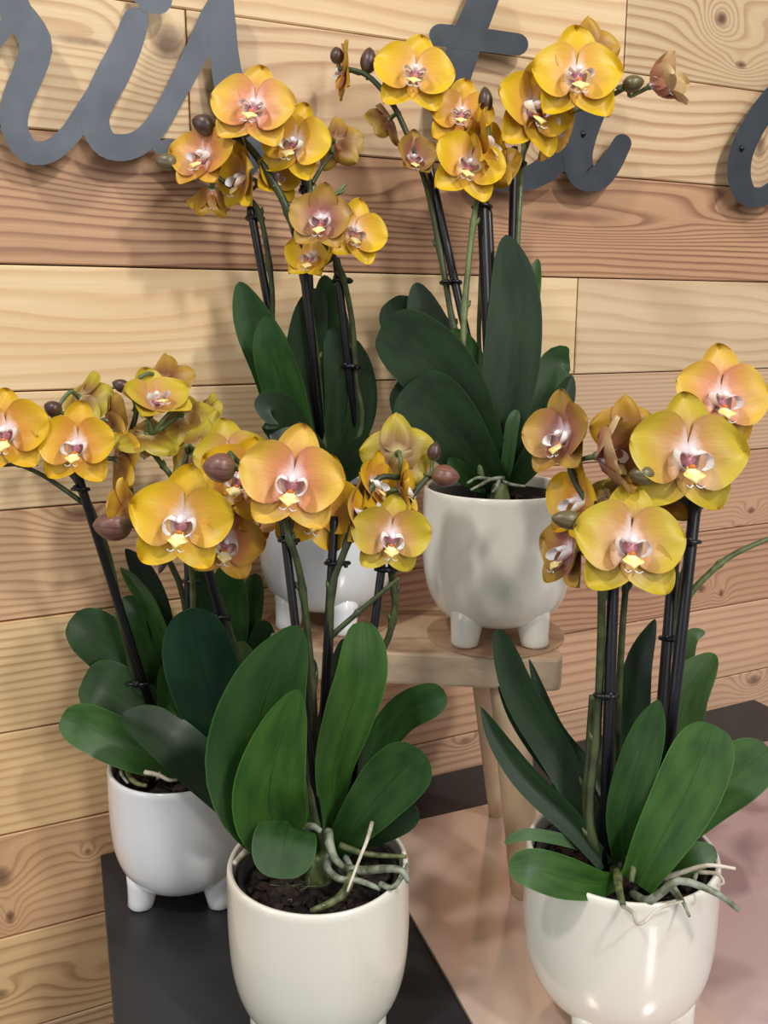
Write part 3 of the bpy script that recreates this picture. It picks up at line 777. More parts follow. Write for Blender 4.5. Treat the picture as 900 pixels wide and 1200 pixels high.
def begin(key, label):
    CURP[0] = key
    loc, s = plantloc[key]; base = loc+Vector((0, 0, .037*s)); root = empty('orchid_plant', base); tag(root, label, 'orchid', 'potted moth orchids'); cur[key] = (root, base)
    # black liner pot and bark
    m = MB(); H = .084*s; m.lathe([(.0005, 0), (.043*s, .0), (.0515*s, .03*s), (.0555*s, H), (.0575*s, H), (.0575*s, H+.0015), (.0545*s, H+.0015), (.050*s, .03*s), (.041*s, .002), (.0005, .002)], 48)
    m.done('liner_pot', root, M_liner)
    m = MB(); seg = 40; rn = 9; zb = .072*s; m_b = len(m.v)
    for i in range(rn+1):
        for j in range(seg):
            a = 2*math.pi*j/seg; rr_ = .0528*s*i/rn; zz = zb+.006*s*noise.noise(Vector((rr_*math.cos(a)*90, rr_*math.sin(a)*90, loc.x*9)))+.006*(1-i/rn)
            m.v.append(Vector((rr_*math.cos(a), rr_*math.sin(a), zz))); m.uv.append((0, 0))
    for i in range(rn):
        for j in range(seg):
            a = i*seg+j; a2 = i*seg+(j+1) % seg; m.f.append((a, a+seg, a2+seg, a2)); m.fm.append(0)
    for i in range(150):
        a = rnd.uniform(0, 6.28); rr_ = .049*s*math.sqrt(rnd.random()); q = Matrix.Rotation(rnd.uniform(0, 3), 3, 'Z') @ Matrix.Rotation(rnd.uniform(-.6, .6), 3, 'X')
        m.ball((rr_*math.cos(a), rr_*math.sin(a), zb+.003+rnd.uniform(0, .004)), rnd.uniform(.0028, .0062), (1.3, .8, .5), q, 6, 4, jitter=.18)
    o = m.done('bark_mix', root, M_bark, False); o['kind'] = 'stuff'
    # crown
    m = MB(); c = Vector((0, 0, zb)); m.tube([c, c+Vector((0, 0, .012)), c+Vector((0, 0, .026))], [.011*s, .010*s, .006*s], n=5, sides=12); m.done('crown', root, M_spikel)
def stake(pts, r, clips, label, group='black orchid support stakes'):
    """pts: top, bottom as (x,y,Z); clips: list of (t from top, half width px, dx side)"""
    a, b = PQ(CURP[0], *pts[0]), PQ(CURP[0], *pts[1]); root = empty('support_stake', b); tag(root, label, 'plant stake', group)
    m = MB(); m.tube([a, a.lerp(b, .02), a.lerp(b, .5), b], [r*.75, r, r, r], sides=12); m.done('rod', root, M_stake, True, b)
    for (t, dx, tab) in clips:
        c = a.lerp(b, t); Zc = (c-CAM).dot(FW); e = RT*(dx*Zc/FP); ax = (a-b).normalized()
        k = MB()
        # two loops around the rod and the flower spike, with a flat bar and end tabs
        for cen, rad in ((c, r*1.35), (c+e, .0042)):
            pts_ = [cen+(RT*math.cos(x)+FW*math.sin(x))*rad for x in [2*math.pi*i/14 for i in range(15)]]
            k.tube(pts_, .0016, sides=6, cap=False)
        tb = RT*tab*Zc/FP
        k.tube([c-tb*.5-FW*r*1.3, c+e*.5-FW*.005, c+e+tb*.5-FW*.0035], [.0019, .0022, .0019], sides=6)
        k.tube([c-tb*.5-FW*r*1.3, c-tb*.5-FW*r*1.3+ax*.003], .0016, sides=6); k.tube([c+e+tb*.5-FW*.0035, c+e+tb*.5-FW*.0035-ax*.003], .0016, sides=6)
        k.done('clip', root, M_stake, True, b)
#PLANTS
# ================================================================== A: front left
begin('A', 'orchid with peach and yellow flowers in the front left white planter')
leaf('A', [(352, 1000, .645), (322, 960, .625), (297, 895, .612), (312, 815, .603), (350, 733, .598)], 112, 'mid', .05, roll=8, basew=.5, tipe=.62, peak=.42)
leaf('A', [(350, 1010, .635), (325, 975, .612), (315, 935, .596), (325, 880, .588), (349, 808, .58)], 86, 'bright', .07, basew=.6, tipe=.62, peak=.38)
leaf('A', [(350, 985, .645), (340, 964, .615), (335, 978, .598), (332, 1002, .588), (329, 1030, .58)], 74, 'mid', .06, basew=.5, tipe=.38, peak=.62)
leaf('A', [(385, 1000, .65), (388, 945, .65), (392, 895, .64), (408, 840, .63), (424, 785, .625), (424, 728, .625)], 60, 'bright', .16, roll=12, basew=.34, tipe=.42, peak=.72, curl=.5)
leaf('A', [(378, 990, .66), (378, 920, .67), (386, 850, .675), (398, 790, .675), (404, 748, .675)], 36, 'dark', .3, roll=30, basew=.5)
leaf('A', [(392, 985, .66), (415, 930, .67), (438, 880, .68), (470, 838, .675), (500, 822, .665), (523, 815, .66)], 44, 'mid', .15, basew=.5, tipe=.4, peak=.7)
leaf('A', [(392, 1000, .65), (418, 965, .635), (450, 925, .63), (476, 898, .625), (494, 880, .622)], 70, 'mid', .1, roll=10, basew=.45, tipe=.42, peak=.6)
leaf('A', [(390, 1000, .655), (420, 978, .65), (455, 962, .64), (490, 950, .635)], 42, 'dark', .1, roll=20, basew=.6, tipe=.4)
leaf('A', [(365, 990, .66), (345, 900, .68), (350, 820, .69), (365, 770, .69)], 40, 'dark', .2, basew=.6)
spike('A', 'A1', [(378, 1000, .65), (366, 930, .645), (369, 870, .645), (366, 800, .64), (358, 718, .63), (350, 665, .62), (338, 628, .61), (330, 600, .62), (300, 570, .635), (282, 545, .63), (268, 530, .625)], .0027, (.2, .33, .46, .6), M_spike)
spike('A', 'A1b', [(338, 628, .61), (345, 600, .622), (358, 585, .628), (385, 590, .625)], .0022)
spike('A', 'A2', [(385, 1000, .655), (376, 930, .655), (381, 850, .652), (386, 770, .645), (389, 690, .635), (404, 645, .63), (415, 610, .632), (428, 585, .635), (445, 560, .64), (470, 560, .65)], .0028, (.3, .45, .6))
spike('A', 'A2b', [(386, 748, .643), (402, 733, .643), (436, 704, .64), (468, 677, .638)], .0021, (.5,), name='side_branch')
spike('A', 'A3', [(392, 1000, .655), (400, 920, .665), (425, 850, .672), (441, 778, .662), (456, 745, .655), (463, 705, .65), (458, 668, .645), (462, 645, .64), (474, 600, .645), (490, 572, .65), (505, 556, .655)], .0026, (.35, .45, .55))
stake([(331, 602, .615), (380, 1024, .655)], .0031, [(.07, 8, 8)], 'black stake and clip under the large peach flower of the front left orchid')
stake([(392, 605, .632), (370, 1010, .662)], .0032, [(.13, 13, 8)], 'black stake behind the twisted centre leaf of the front left orchid')
stake([(448, 660, .64), (405, 1000, .672)], .0030, [(.02, 12, 6)], 'black stake rising to the small yellow flower at right of the front left orchid')
flower('A', 343, 562, .60, 122, 4, 0, 8, 'peach', 'gold', 'A1b', close=2)
flower('A', 372, 592, .632, 108, 6, -8, 14, 'gold', 'gold', 'A1b', close=0)
flower('A', 284, 560, .64, 96, -5, 4, 18, 'gold', 'gold', 'A1', close=8)
flower('A', 416, 598, .635, 78, 72, 0, 0, 'peach', 'brown', 'A2', close=10)
flower('A', 436, 566, .645, 74, 60, 10, 10, 'gold', 'gold', 'A2', close=14)
flower('A', 458, 627, .63, 92, 10, -4, 6, 'olive', 'olive', 'A3', close=2)
flower('A', 466, 532, .66, 92, 185, -4, 4, 'yellow', 'olive', 'A2', close=8)
flower('A', 470, 574, .645, 66, 78, 5, 4, 'yellow', 'gold', 'A3', close=20)
bud('A', 257, 548, .60, 40, 36, 175, 'brown', 'A1')
bud('A', 522, 558, .65, 34, 27, -5, 'brown', 'A3')
bud('A', 509, 529, .655, 17, 23, 80, 'dark', 'A3')
root_tube('A', [(384, 975, .635), (386, 988, .625), (392, 1005, .62), (402, 1016, .62)], .0040)
root_tube('A', [(352, 972, .63), (365, 968, .62), (376, 974, .62)], .0034)
root_tube('A', [(400, 1018, .63), (425, 1020, .62), (450, 1018, .61), (470, 1020, .60), (479, 1033, .60)], .0036)
root_tube('A', [(386, 1003, .63), (384, 1018, .62), (398, 1030, .615), (420, 1032, .612), (446, 1042, .61)], .0032)
root_tube('A', [(413, 1024, .62), (404, 1045, .605), (388, 1058, .60), (364, 1068, .598)], .0038, M_rootg)
root_tube('A', [(436, 964, .63), (430, 985, .615), (420, 1010, .605), (407, 1045, .598)], .0016, M_rootw)
root_tube('A', [(300, 990, .63), (288, 998, .625), (274, 1012, .615)], .0030, M_rootw)
root_tube('A', [(398, 990, .64), (425, 1000, .635), (455, 1003, .63), (476, 1004, .625)], .0026, M_rootg)
root_tube('A', [(446, 1036, .61), (460, 1040, .602), (472, 1026, .60), (478, 1012, .605)], .0022)
root_tube('A', [(310, 985, .64), (296, 985, .635), (284, 984, .63)], .0026, M_rootw)
root_tube('A', [(405, 1005, .64), (412, 1020, .625), (410, 1036, .615)], .0026)
for i in range(4):
    x = 330+i*15+rnd.uniform(-6, 6); root_tube('A', [(x, 1035+rnd.uniform(-10, 10), .61), (x+rnd.uniform(-14, 14), 1038, .606), (x+rnd.uniform(-25, 25), 1042+rnd.uniform(-8, 8), .602)], .0004, M_rootg, 6)

# ================================================================== B: rear left
begin('B', 'orchid with golden yellow flowers in the far left planter, leaves spreading to both sides')
leaf('B', [(205, 870, .80), (175, 810, .80), (140, 770, .80), (108, 742, .795), (81, 728, .79)], 60, 'mid', .1, basew=.5, tipe=.4, peak=.6)
leaf('B', [(212, 885, .79), (185, 850, .78), (150, 822, .775), (120, 805, .77), (97, 796, .77)], 66, 'mid', .08, basew=.55, tipe=.36, peak=.62)
leaf('B', [(212, 900, .785), (175, 888, .765), (135, 868, .755), (100, 851, .75), (72, 840, .75)], 54, 'bright', .18, basew=.55, tipe=.4, peak=.55)
leaf('B', [(212, 880, .80), (200, 810, .805), (180, 755, .81), (162, 720, .81), (144, 700, .81)], 44, 'mid', .15, basew=.6, tipe=.6, peak=.5)
leaf('B', [(208, 860, .81), (196, 780, .82), (182, 715, .82), (165, 672, .82), (147, 643, .82)], 30, 'dark', .4, roll=20, basew=.5, tipe=.7, peak=.5)
leaf('B', [(210, 850, .80), (196, 770, .80), (176, 715, .80), (155, 683, .80), (141, 665, .80)], 18, 'bright', .3, roll=20, basew=.5, tipe=.8, peak=.5)
leaf('B', [(228, 860, .82), (262, 780, .835), (268, 715, .84), (266, 662, .84)], 46, 'mid', .12, basew=.6, tipe=.4, peak=.6)
leaf('B', [(232, 860, .83), (280, 790, .845), (292, 720, .85), (300, 672, .85)], 30, 'mid', .2, basew=.6, tipe=.4, peak=.6)
leaf('B', [(235, 870, .82), (280, 820, .83), (303, 770, .83), (310, 727, .83)], 34, 'dark', .2, basew=.6, tipe=.35, peak=.6)
leaf('B', [(230, 850, .82), (238, 760, .83), (238, 700, .83), (232, 655, .83)], 38, 'dark', .2, basew=.6, tipe=.4, peak=.6)
leaf('B', [(235, 880, .80), (272, 830, .80), (285, 790, .80), (278, 752, .80)], 34, 'light', .2, roll=30, basew=.6, tipe=.4, peak=.5)
leaf('B', [(252, 915, .775), (262, 880, .74), (248, 820, .715), (232, 765, .705), (224, 713, .70)], 82, 'blue', .08, basew=.5, tipe=.42, peak=.62)
leaf('B', [(262, 905, .78), (290, 950, .735), (255, 918, .71), (212, 878, .70), (175, 850, .70), (143, 838, .70)], 54, 'dark', .1, roll=24, basew=.7, tipe=.6, peak=.55)
leaf('B', [(215, 890, .80), (208, 850, .79), (200, 810, .785), (190, 780, .785)], 34, 'mid', .2, basew=.7, tipe=.6, peak=.4)
spike('B', 'B1', [(205, 880, .80), (180, 850, .795), (166, 828, .79), (152, 770, .78), (141, 720, .77), (128, 655, .765), (108, 600, .76), (88, 560, .755), (60, 535, .755), (20, 520, .755), (-5, 512, .755)], .0030, (.25, .4), M_spike)
spike('B', 'B1b', [(98, 590, .76), (70, 570, .757), (48, 556, .755), (22, 545, .755), (4, 545, .755)], .0020, (.75,), M_spike, 'side_branch')
spike('B', 'B2', [(218, 890, .80), (224, 780, .79), (226, 700, .77), (222, 655, .745), (205, 640, .71), (185, 610, .69), (170, 590, .685)], .0026, (.6,), M_spikel)
spike('B', 'B3', [(228, 890, .80), (215, 700, .80), (165, 610, .79), (150, 560, .78), (150, 520, .775), (160, 480, .77), (150, 455, .77)], .0026, (.5,), M_spike)
spike('B', 'B4', [(228, 880, .80), (218, 650, .79), (205, 570, .77), (190, 545, .765), (180, 530, .76), (178, 510, .76)], .0024, (.6, .8), M_spikel)
spike('B', 'B5', [(240, 900, .80), (280, 800, .79), (262, 715, .78), (240, 660, .76), (235, 600, .75), (215, 560, .75), (220, 530, .75)], .0024, (.5,), M_spike)
stake([(89, 550, .75), (196, 890, .80)], .0036, [(.06, -5, 10), (.71, -12, 8)], 'black slanting stake at the far left of the picture')
stake([(222, 640, .785), (219, 900, .80)], .0040, [(.15, 6, 3)], 'black upright stake behind the blue-green leaf of the far left orchid')
stake([(240, 655, .76), (302, 880, .80)], .0042, [(.28, 8, 6)], 'black stake slanting down right beside the large blue-green leaf')
flower('B', 214, 609, .67, 122, 3, 0, 6, 'yellow', 'gold', 'B2', close=2)
flower('B', 91, 521, .735, 92, 2, 3, 2, 'gold', 'gold', 'B1', close=0)
flower('B', 8, 505, .735, 100, 4, 2, -3, 'gold', 'gold', 'B1', close=0)
flower('B', 265, 632, .70, 92, 14, -10, 10, 'orange', 'brown', 'B2', close=6)
flower('B', 94, 466, .775, 76, 150, -20, 0, 'olive', 'olive', 'B1', close=14)
flower('B', 138, 538, .76, 84, 125, 0, 5, 'gold', 'gold', 'B1', close=12)
flower('B', 126, 492, .775, 76, 120, 15, 20, 'orange', 'brown', 'B3', close=16)
flower('B', 182, 470, .765, 84, 25, 42, -14, 'olive', 'brown', 'B3', close=18)
flower('B', 186, 448, .785, 84, 160, -30, 10, 'olive', 'brown', 'B3', close=6)
flower('B', 172, 510, .76, 86, 200, -55, -10, 'olive', 'olive', 'B4', close=6)
flower('B', 214, 488, .775, 80, 165, -30, 20, 'olive', 'olive', 'B4', close=14)
flower('B', 227, 528, .75, 84, 170, -20, -12, 'yellow', 'olive', 'B5', close=26)
flower('B', 150, 594, .70, 66, -105, 0, 10, 'yellow', 'gold', 'B2', close=6)
flower('B', 236, 480, .79, 52, 140, -20, 0, 'olive', 'olive', 'B4', close=20)
flower('B', 272, 540, .735, 92, 20, 10, -10, 'olive', 'gold', 'B5', close=6)
flower('B', 294, 600, .72, 70, 50, 0, 20, 'orange', 'brown', 'B5', close=24)
bud('B', 132, 616, .69, 46, 36, 178, 'brown', 'B2')
bud('B', 62, 479, .755, 20, 22, 150, 'dark', 'B1')
bud('B', 142, 452, .765, 22, 16, 160, 'dark', 'B3')
bud('B', 191, 660, .70, 26, 10, 250, 'dark', 'B2')
root_tube('B', [(188, 880, .79), (187, 898, .775), (185, 913, .765)], .0028, M_rootw)
root_tube('B', [(170, 905, .76), (185, 908, .755), (198, 914, .752), (208, 914, .755)], .0022, M_rootw)
root_tube('B', [(152, 895, .78), (150, 908, .765), (160, 918, .755), (172, 921, .75)], .0030, M_rootg)
root_tube('B', [(146, 897, .78), (142, 906, .765), (150, 918, .755)], .0020)

# ================================================================== C: rear on stool, left
begin('C', 'orchid with tall upright leaves and yellow flowers in the left planter on the stool')
leaf('C', [(370, 560, .80), (345, 500, .80), (322, 430, .80), (298, 380, .80), (280, 330, .80)], 54, 'mid', .12, basew=.7, tipe=.62, peak=.45)
leaf('C', [(366, 560, .79), (345, 500, .785), (330, 450, .78), (318, 410, .775), (312, 371, .775)], 48, 'mid', .1, basew=.65, tipe=.5, peak=.45)
leaf('C', [(370, 562, .78), (352, 525, .765), (336, 500, .755), (320, 480, .75), (306, 490, .745)], 50, 'dark', .12, basew=.6, tipe=.4, peak=.55)
leaf('C', [(380, 560, .80), (370, 500, .80), (358, 430, .80), (362, 380, .80), (372, 338, .80)], 44, 'dark', .15, basew=.55, tipe=.4, peak=.55)
leaf('C', [(392, 560, .81), (394, 500, .815), (392, 430, .82), (386, 370, .82), (380, 322, .82)], 46, 'mid', .12, basew=.6, tipe=.6, peak=.5)
leaf('C', [(395, 560, .80), (400, 510, .80), (401, 460, .80), (396, 415, .80), (388, 385, .80)], 40, 'dark', .12, basew=.7, tipe=.5, peak=.4)
leaf('C', [(395, 560, .80), (412, 520, .80), (424, 480, .80), (424, 440, .80), (416, 398, .80)], 34, 'dark', .15, basew=.6, tipe=.6, peak=.5)
leaf('C', [(388, 560, .82), (386, 520, .83), (384, 480, .83), (382, 430, .83), (380, 405, .83)], 26, 'light', .1, basew=.7)
leaf('C', [(385, 565, .78), (372, 545, .765), (355, 525, .755), (335, 515, .75), (318, 520, .745)], 44, 'dark', .2, roll=25, basew=.6)
leaf('C', [(392, 565, .78), (408, 548, .77), (422, 530, .765), (436, 512, .765)], 34, 'dark', .2, roll=20, basew=.6)
spike('C', 'C1', [(382, 560, .80), (378, 510, .80), (372, 440, .80), (362, 360, .795), (349, 285, .79), (334, 240, .785), (318, 210, .78), (300, 182, .775), (282, 163, .77), (262, 157, .77)], .0036, (.25, .4, .55), M_spike)
spike('C', 'C2', [(376, 560, .80), (350, 470, .81), (322, 400, .81), (319, 340, .81), (312, 285, .805), (301, 243, .80), (280, 226, .79), (258, 210, .785), (240, 198, .78), (215, 190, .78)], .0024, (.4, .55), M_spike)
spike('C', 'C3', [(396, 560, .80), (424, 500, .80), (417, 440, .80), (413, 380, .795), (402, 325, .785), (388, 295, .775), (372, 272, .77), (366, 240, .775), (362, 205, .78), (366, 180, .78)], .0025, (.3, .45), M_spike)
spike('C', 'C3b', [(372, 240, .775), (385, 234, .775), (396, 226, .775), (405, 216, .775)], .0018, (.6,), M_spikel, 'side_branch')
spike('C', 'C3c', [(366, 215, .78), (378, 195, .785), (390, 180, .785)], .0018)
stake([(293, 240, .805), (346, 530, .82)], .0036, [(.05, 7, 6)], 'thin black stake at the left of the left stool orchid')
stake([(349, 246, .785), (381, 552, .805)], .0038, [(.08, -3, 15)], 'black stake in the middle of the left stool orchid beside its thickest stem')
stake([(357, 196, .79), (372, 552, .812)], .0034, [(.07, 6, 8)], 'black stake reaching highest in the left stool orchid')
stake([(394, 302, .79), (422, 552, .81)], .0034, [(.10, 9, 8), (.49, 7, 6)], 'black stake at the right of the left stool orchid, below the yellow pair')
flower('C', 298, 126, .755, 98, 2, 6, 10, 'peach', 'gold', 'C1', close=0)
flower('C', 346, 168, .77, 86, -14, 0, 12, 'yellow', 'gold', 'C1', close=0)
flower('C', 240, 184, .77, 84, -22, 8, 4, 'orange', 'gold', 'C1', close=14)
flower('C', 286, 208, .78, 78, -48, -6, 14, 'yellow', 'brown', 'C2', close=16)
flower('C', 248, 222, .79, 66, 200, -40, 0, 'gold', 'gold', 'C2', close=44)
flower('C', 322, 208, .79, 62, 30, 5, 10, 'yellow', 'gold', 'C1', close=20)
flower('C', 392, 166, .79, 66, 160, 0, 5, 'olive', 'brown', 'C3c', close=22)
flower('C', 378, 258, .765, 80, -8, 0, 6, 'mauve', 'brown', 'C3', close=18)
flower('C', 414, 272, .775, 76, 26, 2, 14, 'yellow', 'gold', 'C3', close=8)
flower('C', 366, 302, .785, 66, -15, 4, 10, 'yellow', 'brown', 'C3', close=26)
bud('C', 239, 146, .765, 30, 24, 160, 'dark', 'C1')
bud('C', 195, 190, .775, 28, 20, 172, 'green', 'C2')
bud('C', 366, 224, .785, 12, 24, 80, 'green', 'C3')

# ================================================================== D: right on stool
begin('D', 'orchid with bright yellow flowers and broad dark leaves in the right planter on the stool')
leaf('D', [(582, 565, .79), (552, 480, .81), (520, 420, .82), (500, 375, .82), (487, 331, .82)], 52, 'dark', .12, basew=.6, tipe=.6, peak=.5)
leaf('D', [(578, 565, .80), (520, 460, .825), (490, 400, .83), (470, 372, .83), (456, 352, .83)], 56, 'dark', .12, basew=.6, tipe=.4, peak=.6)
leaf('D', [(580, 565, .79), (572, 500, .785), (560, 450, .785), (545, 410, .79), (530, 385, .79)], 38, 'mid', .15, basew=.7, tipe=.6, peak=.45)
leaf('D', [(580, 560, .785), (552, 495, .765), (518, 440, .755), (482, 405, .75), (446, 384, .75)], 84, 'dark', .06, basew=.55, tipe=.36, peak=.58)
leaf('D', [(578, 568, .785), (545, 530, .775), (510, 490, .77), (488, 465, .77), (465, 448, .77)], 74, 'dark', .07, basew=.5, tipe=.36, peak=.62)
leaf('D', [(580, 572, .78), (552, 535, .76), (520, 495, .75), (495, 468, .745), (478, 450, .745)], 84, 'dark', .07, basew=.5, tipe=.40, peak=.58)
leaf('D', [(588, 565, .79), (590, 500, .78), (600, 420, .775), (603, 345, .775), (593, 275, .775)], 66, 'dark', .10, basew=.45, tipe=.62, peak=.5)
leaf('D', [(598, 565, .80), (618, 510, .80), (640, 460, .80), (655, 428, .80), (668, 425, .80)], 46, 'mid', .14, basew=.5, tipe=.36, peak=.6)
leaf('D', [(598, 570, .785), (618, 545, .775), (640, 510, .77), (656, 475, .77), (670, 441, .77)], 34, 'dark', .22, roll=18, basew=.6, tipe=.55, peak=.5)
leaf('D', [(596, 560, .81), (612, 460, .83), (622, 360, .835), (630, 303, .835)], 20, 'light', .15, basew=.7, tipe=.5)
leaf('D', [(600, 568, .80), (616, 545, .81), (634, 530, .815)], 20, 'light', .15, basew=.7, tipe=.5)
leaf('D', [(575, 572, .785), (558, 566, .765), (540, 553, .75), (526, 537, .745)], 22, 'mid', .2, basew=.7, tipe=.5)
leaf('D', [(588, 570, .785), (594, 545, .775), (600, 500, .77), (606, 480, .77)], 16, 'mid', .2, basew=.7, tipe=.5)
spike('D', 'D1', [(580, 565, .79), (553, 450, .80), (533, 390, .80), (522, 330, .795), (511, 270, .79), (499, 215, .78), (486, 180, .775), (474, 150, .77), (460, 122, .765), (443, 100, .765), (426, 86, .765), (402, 80, .765)], .0028, (.2, .35, .6, .75), M_spike)
spike('D', 'D2', [(566, 568, .77), (554, 510, .765), (545, 445, .765), (543, 385, .765), (549, 310, .765), (557, 245, .765), (563, 215, .765), (572, 175, .765), (571, 145, .765)], .0028, (.3, .42, .6), M_spikel)
spike('D', 'D2b', [(586, 560, .80), (575, 480, .81), (562, 410, .81), (563, 340, .80), (566, 250, .79), (560, 200, .775), (545, 160, .77)], .0022, (.6,), M_spike)
spike('D', 'D3', [(590, 565, .80), (600, 440, .83), (606, 290, .80), (609, 230, .80), (612, 185, .805), (622, 160, .81), (640, 145, .805), (668, 132, .80), (695, 122, .79), (720, 110, .775), (738, 100, .765)], .0027, (.45, .55), M_spikel)
stake([(502, 190, .785), (583, 556, .805)], .0038, [(.38, -11, 8)], 'black slanting stake at the left of the right stool orchid')
stake([(565, 222, .775), (579, 560, .795)], .0052, [(.06, -6, 7)], 'thick black stake in the centre of the right stool orchid')
stake([(572, 244, .79), (588, 562, .79)], .0036, [], 'second black stake right behind the thick centre one of the right stool orchid')
stake([(603, 172, .79), (594, 560, .825)], .0038, [(.05, 8, 5)], 'black stake behind the tallest upright leaf of the right stool orchid')
flower('D', 486, 86, .755, 92, 3, 6, 8, 'yellow', 'gold', 'D1', close=0)
flower('D', 540, 134, .765, 78, 2, 8, 6, 'gold', 'gold', 'D2b', close=4)
flower('D', 675, 88, .75, 108, 3, 2, 0, 'yellow', 'gold', 'D3', close=0)
flower('D', 622, 128, .768, 104, 28, 2, 6, 'yellow', 'gold', 'D3', close=4)
flower('D', 549, 194, .755, 88, 8, 4, 18, 'yellow', 'gold', 'D2', close=6)
flower('D', 563, 168, .760, 88, 62, 8, 6, 'yellow', 'gold', 'D2', close=16)
flower('D', 575, 195, .785, 70, 140, -8, 0, 'yellow', 'gold', 'D2b', close=12)
flower('D', 482, 186, .775, 60, 22, 4, 0, 'mauve', 'brown', 'D1', close=34)
flower('D', 456, 140, .785, 56, -130, -20, -6, 'gold', 'brown', 'D1', close=24)
flower('D', 406, 82, .775, 62, -78, 0, 0, 'orange', 'gold', 'D1', close=8)
flower('D', 690, 60, .785, 74, 170, 10, 0, 'yellow', 'gold', 'D3', close=6)
flower('D', 645, 140, .79, 88, 60, -24, 20, 'orange', 'gold', 'D3', close=4)
flower('D', 764, 100, .765, 84, 62, 16, 24, 'pale', 'pale', 'D3', close=48)
bud('D', 395, 65, .765, 17, 20, 100, 'dark', 'D1')
bud('D', 432, 71, .765, 20, 30, 85, 'dark', 'D1')
bud('D', 569, 117, .765, 18, 30, 95, 'dark', 'D2')
bud('D', 504, 176, .78, 20, 22, 100, 'dark', 'D1')
bud('D', 742, 98, .765, 26, 20, 10, 'green', 'D3')
for pts in ([(590, 560, .77), (575, 562, .75), (560, 570, .735), (552, 574, .73)], [(585, 562, .77), (582, 570, .74), (577, 577, .73)], [(588, 564, .77), (600, 568, .75), (615, 570, .74)], [(575, 562, .77), (560, 560, .75), (548, 566, .735)]):
    root_tube('D', pts, .0019)

# ================================================================== E: front right
begin('E', 'orchid with large yellow-green flowers and narrow leaves in the lower right planter')
leaf('E', [(715, 1005, .63), (690, 955, .64), (655, 890, .65), (610, 815, .65), (583, 737, .65)], 42, 'dark', .12, basew=.6, tipe=.45, peak=.6)
leaf('E', [(712, 1000, .64), (680, 940, .66), (640, 890, .67), (608, 845, .67), (584, 804, .67)], 24, 'dark', .2, roll=15, basew=.6, tipe=.7, peak=.5)
leaf('E', [(710, 1015, .62), (672, 968, .62), (618, 915, .62), (585, 870, .62), (563, 828, .62)], 32, 'dark', .25, basew=.6, tipe=.8, peak=.4)
leaf('E', [(718, 1000, .64), (704, 925, .66), (670, 890, .67), (645, 850, .67), (620, 772, .67)], 34, 'dark', .2, roll=15, basew=.6, tipe=.8, peak=.35)
leaf('E', [(712, 1010, .64), (690, 970, .65), (665, 940, .655), (645, 920, .655)], 34, 'mid', .2, basew=.6, tipe=.5)
leaf('E', [(725, 1030, .615), (700, 1036, .595), (660, 1028, .58), (625, 1018, .575), (596, 1016, .575)], 48, 'bright', .12, basew=.35, tipe=.42, peak=.55)
leaf('E', [(715, 1010, .64), (690, 994, .63), (650, 982, .615), (615, 978, .61), (591, 988, .61)], 14, 'under', .1, basew=.8, tipe=.5)
leaf('E', [(735, 1000, .64), (738, 930, .665), (742, 850, .68), (748, 780, .68), (768, 725, .68)], 38, 'dark', .2, basew=.5, tipe=.75, peak=.5)
leaf('E', [(728, 1010, .625), (728, 960, .61), (742, 910, .605), (758, 860, .605), (772, 820, .605)], 46, 'mid', .25, roll=15, basew=.5, tipe=.7, peak=.5)
leaf('E', [(738, 1010, .63), (750, 960, .62), (758, 920, .615), (764, 870, .61), (768, 830, .61)], 36, 'dark', .2, basew=.6, tipe=.7, peak=.4)
leaf('E', [(745, 1000, .65), (778, 930, .67), (792, 870, .68), (805, 810, .68), (838, 766, .68)], 54, 'light', .2, basew=.45, tipe=.6, peak=.62)
leaf('E', [(745, 990, .66), (790, 880, .70), (800, 800, .705), (808, 750, .705), (826, 740, .705)], 20, 'light', .2, basew=.6, tipe=.6)
leaf('E', [(746, 1036, .60), (768, 995, .592), (800, 938, .592), (822, 888, .595), (838, 850, .598)], 74, 'bright', .08, basew=.55, tipe=.36, peak=.6)
leaf('E', [(745, 1005, .64), (790, 975, .645), (835, 930, .65), (872, 900, .65), (903, 878, .65)], 66, 'bright', .12, basew=.3, tipe=.42, peak=.65)
leaf('E', [(740, 1020, .62), (775, 1018, .61), (808, 1005, .60), (840, 998, .60)], 34, 'bright', .14, basew=.5, tipe=.42, peak=.55)
spike('E', 'E1', [(715, 1010, .63), (694, 985, .62), (692, 930, .62), (700, 850, .62), (704, 760, .61), (706, 690, .60), (715, 655, .60), (712, 620, .61), (690, 590, .625), (672, 560, .63), (665, 530, .63)], .0030, (.12, .3, .5), M_spike)
spike('E', 'E1b', [(722, 1010, .64), (722, 900, .64), (728, 760, .625), (733, 690, .615), (735, 655, .61)], .0026, (.75,), M_spike)
spike('E', 'E1c', [(718, 1010, .64), (688, 960, .64), (690, 880, .64), (694, 815, .635)], .0030, (.5,), M_spike)
spike('E', 'E2', [(745, 1010, .64), (770, 920, .65), (792, 820, .65), (802, 730, .64), (808, 640, .63), (812, 600, .625), (800, 585, .625), (780, 575, .63), (760, 560, .63), (735, 540, .635)], .0030, (.4, .6), M_spike)
spike('E', 'E3', [(742, 1010, .65), (768, 900, .66), (782, 780, .66), (800, 680, .66), (818, 600, .655), (838, 530, .65), (848, 500, .65)], .0026, (.5,), M_spike)
spike('E', 'E4', [(803, 705, .64), (818, 685, .64), (850, 656, .64), (880, 640, .64), (910, 628, .64)], .0023, (.45,), M_spikel, 'side_branch')
spike('E', 'E5', [(812, 600, .625), (825, 592, .625), (842, 591, .625)], .0022, (.6,), M_spike, 'side_branch')
stake([(719, 672, .605), (707, 1040, .625)], .0040, [(.025, -14, 10), (.38, -10, 2)], 'black stake under the lowest flower of the lower right orchid')
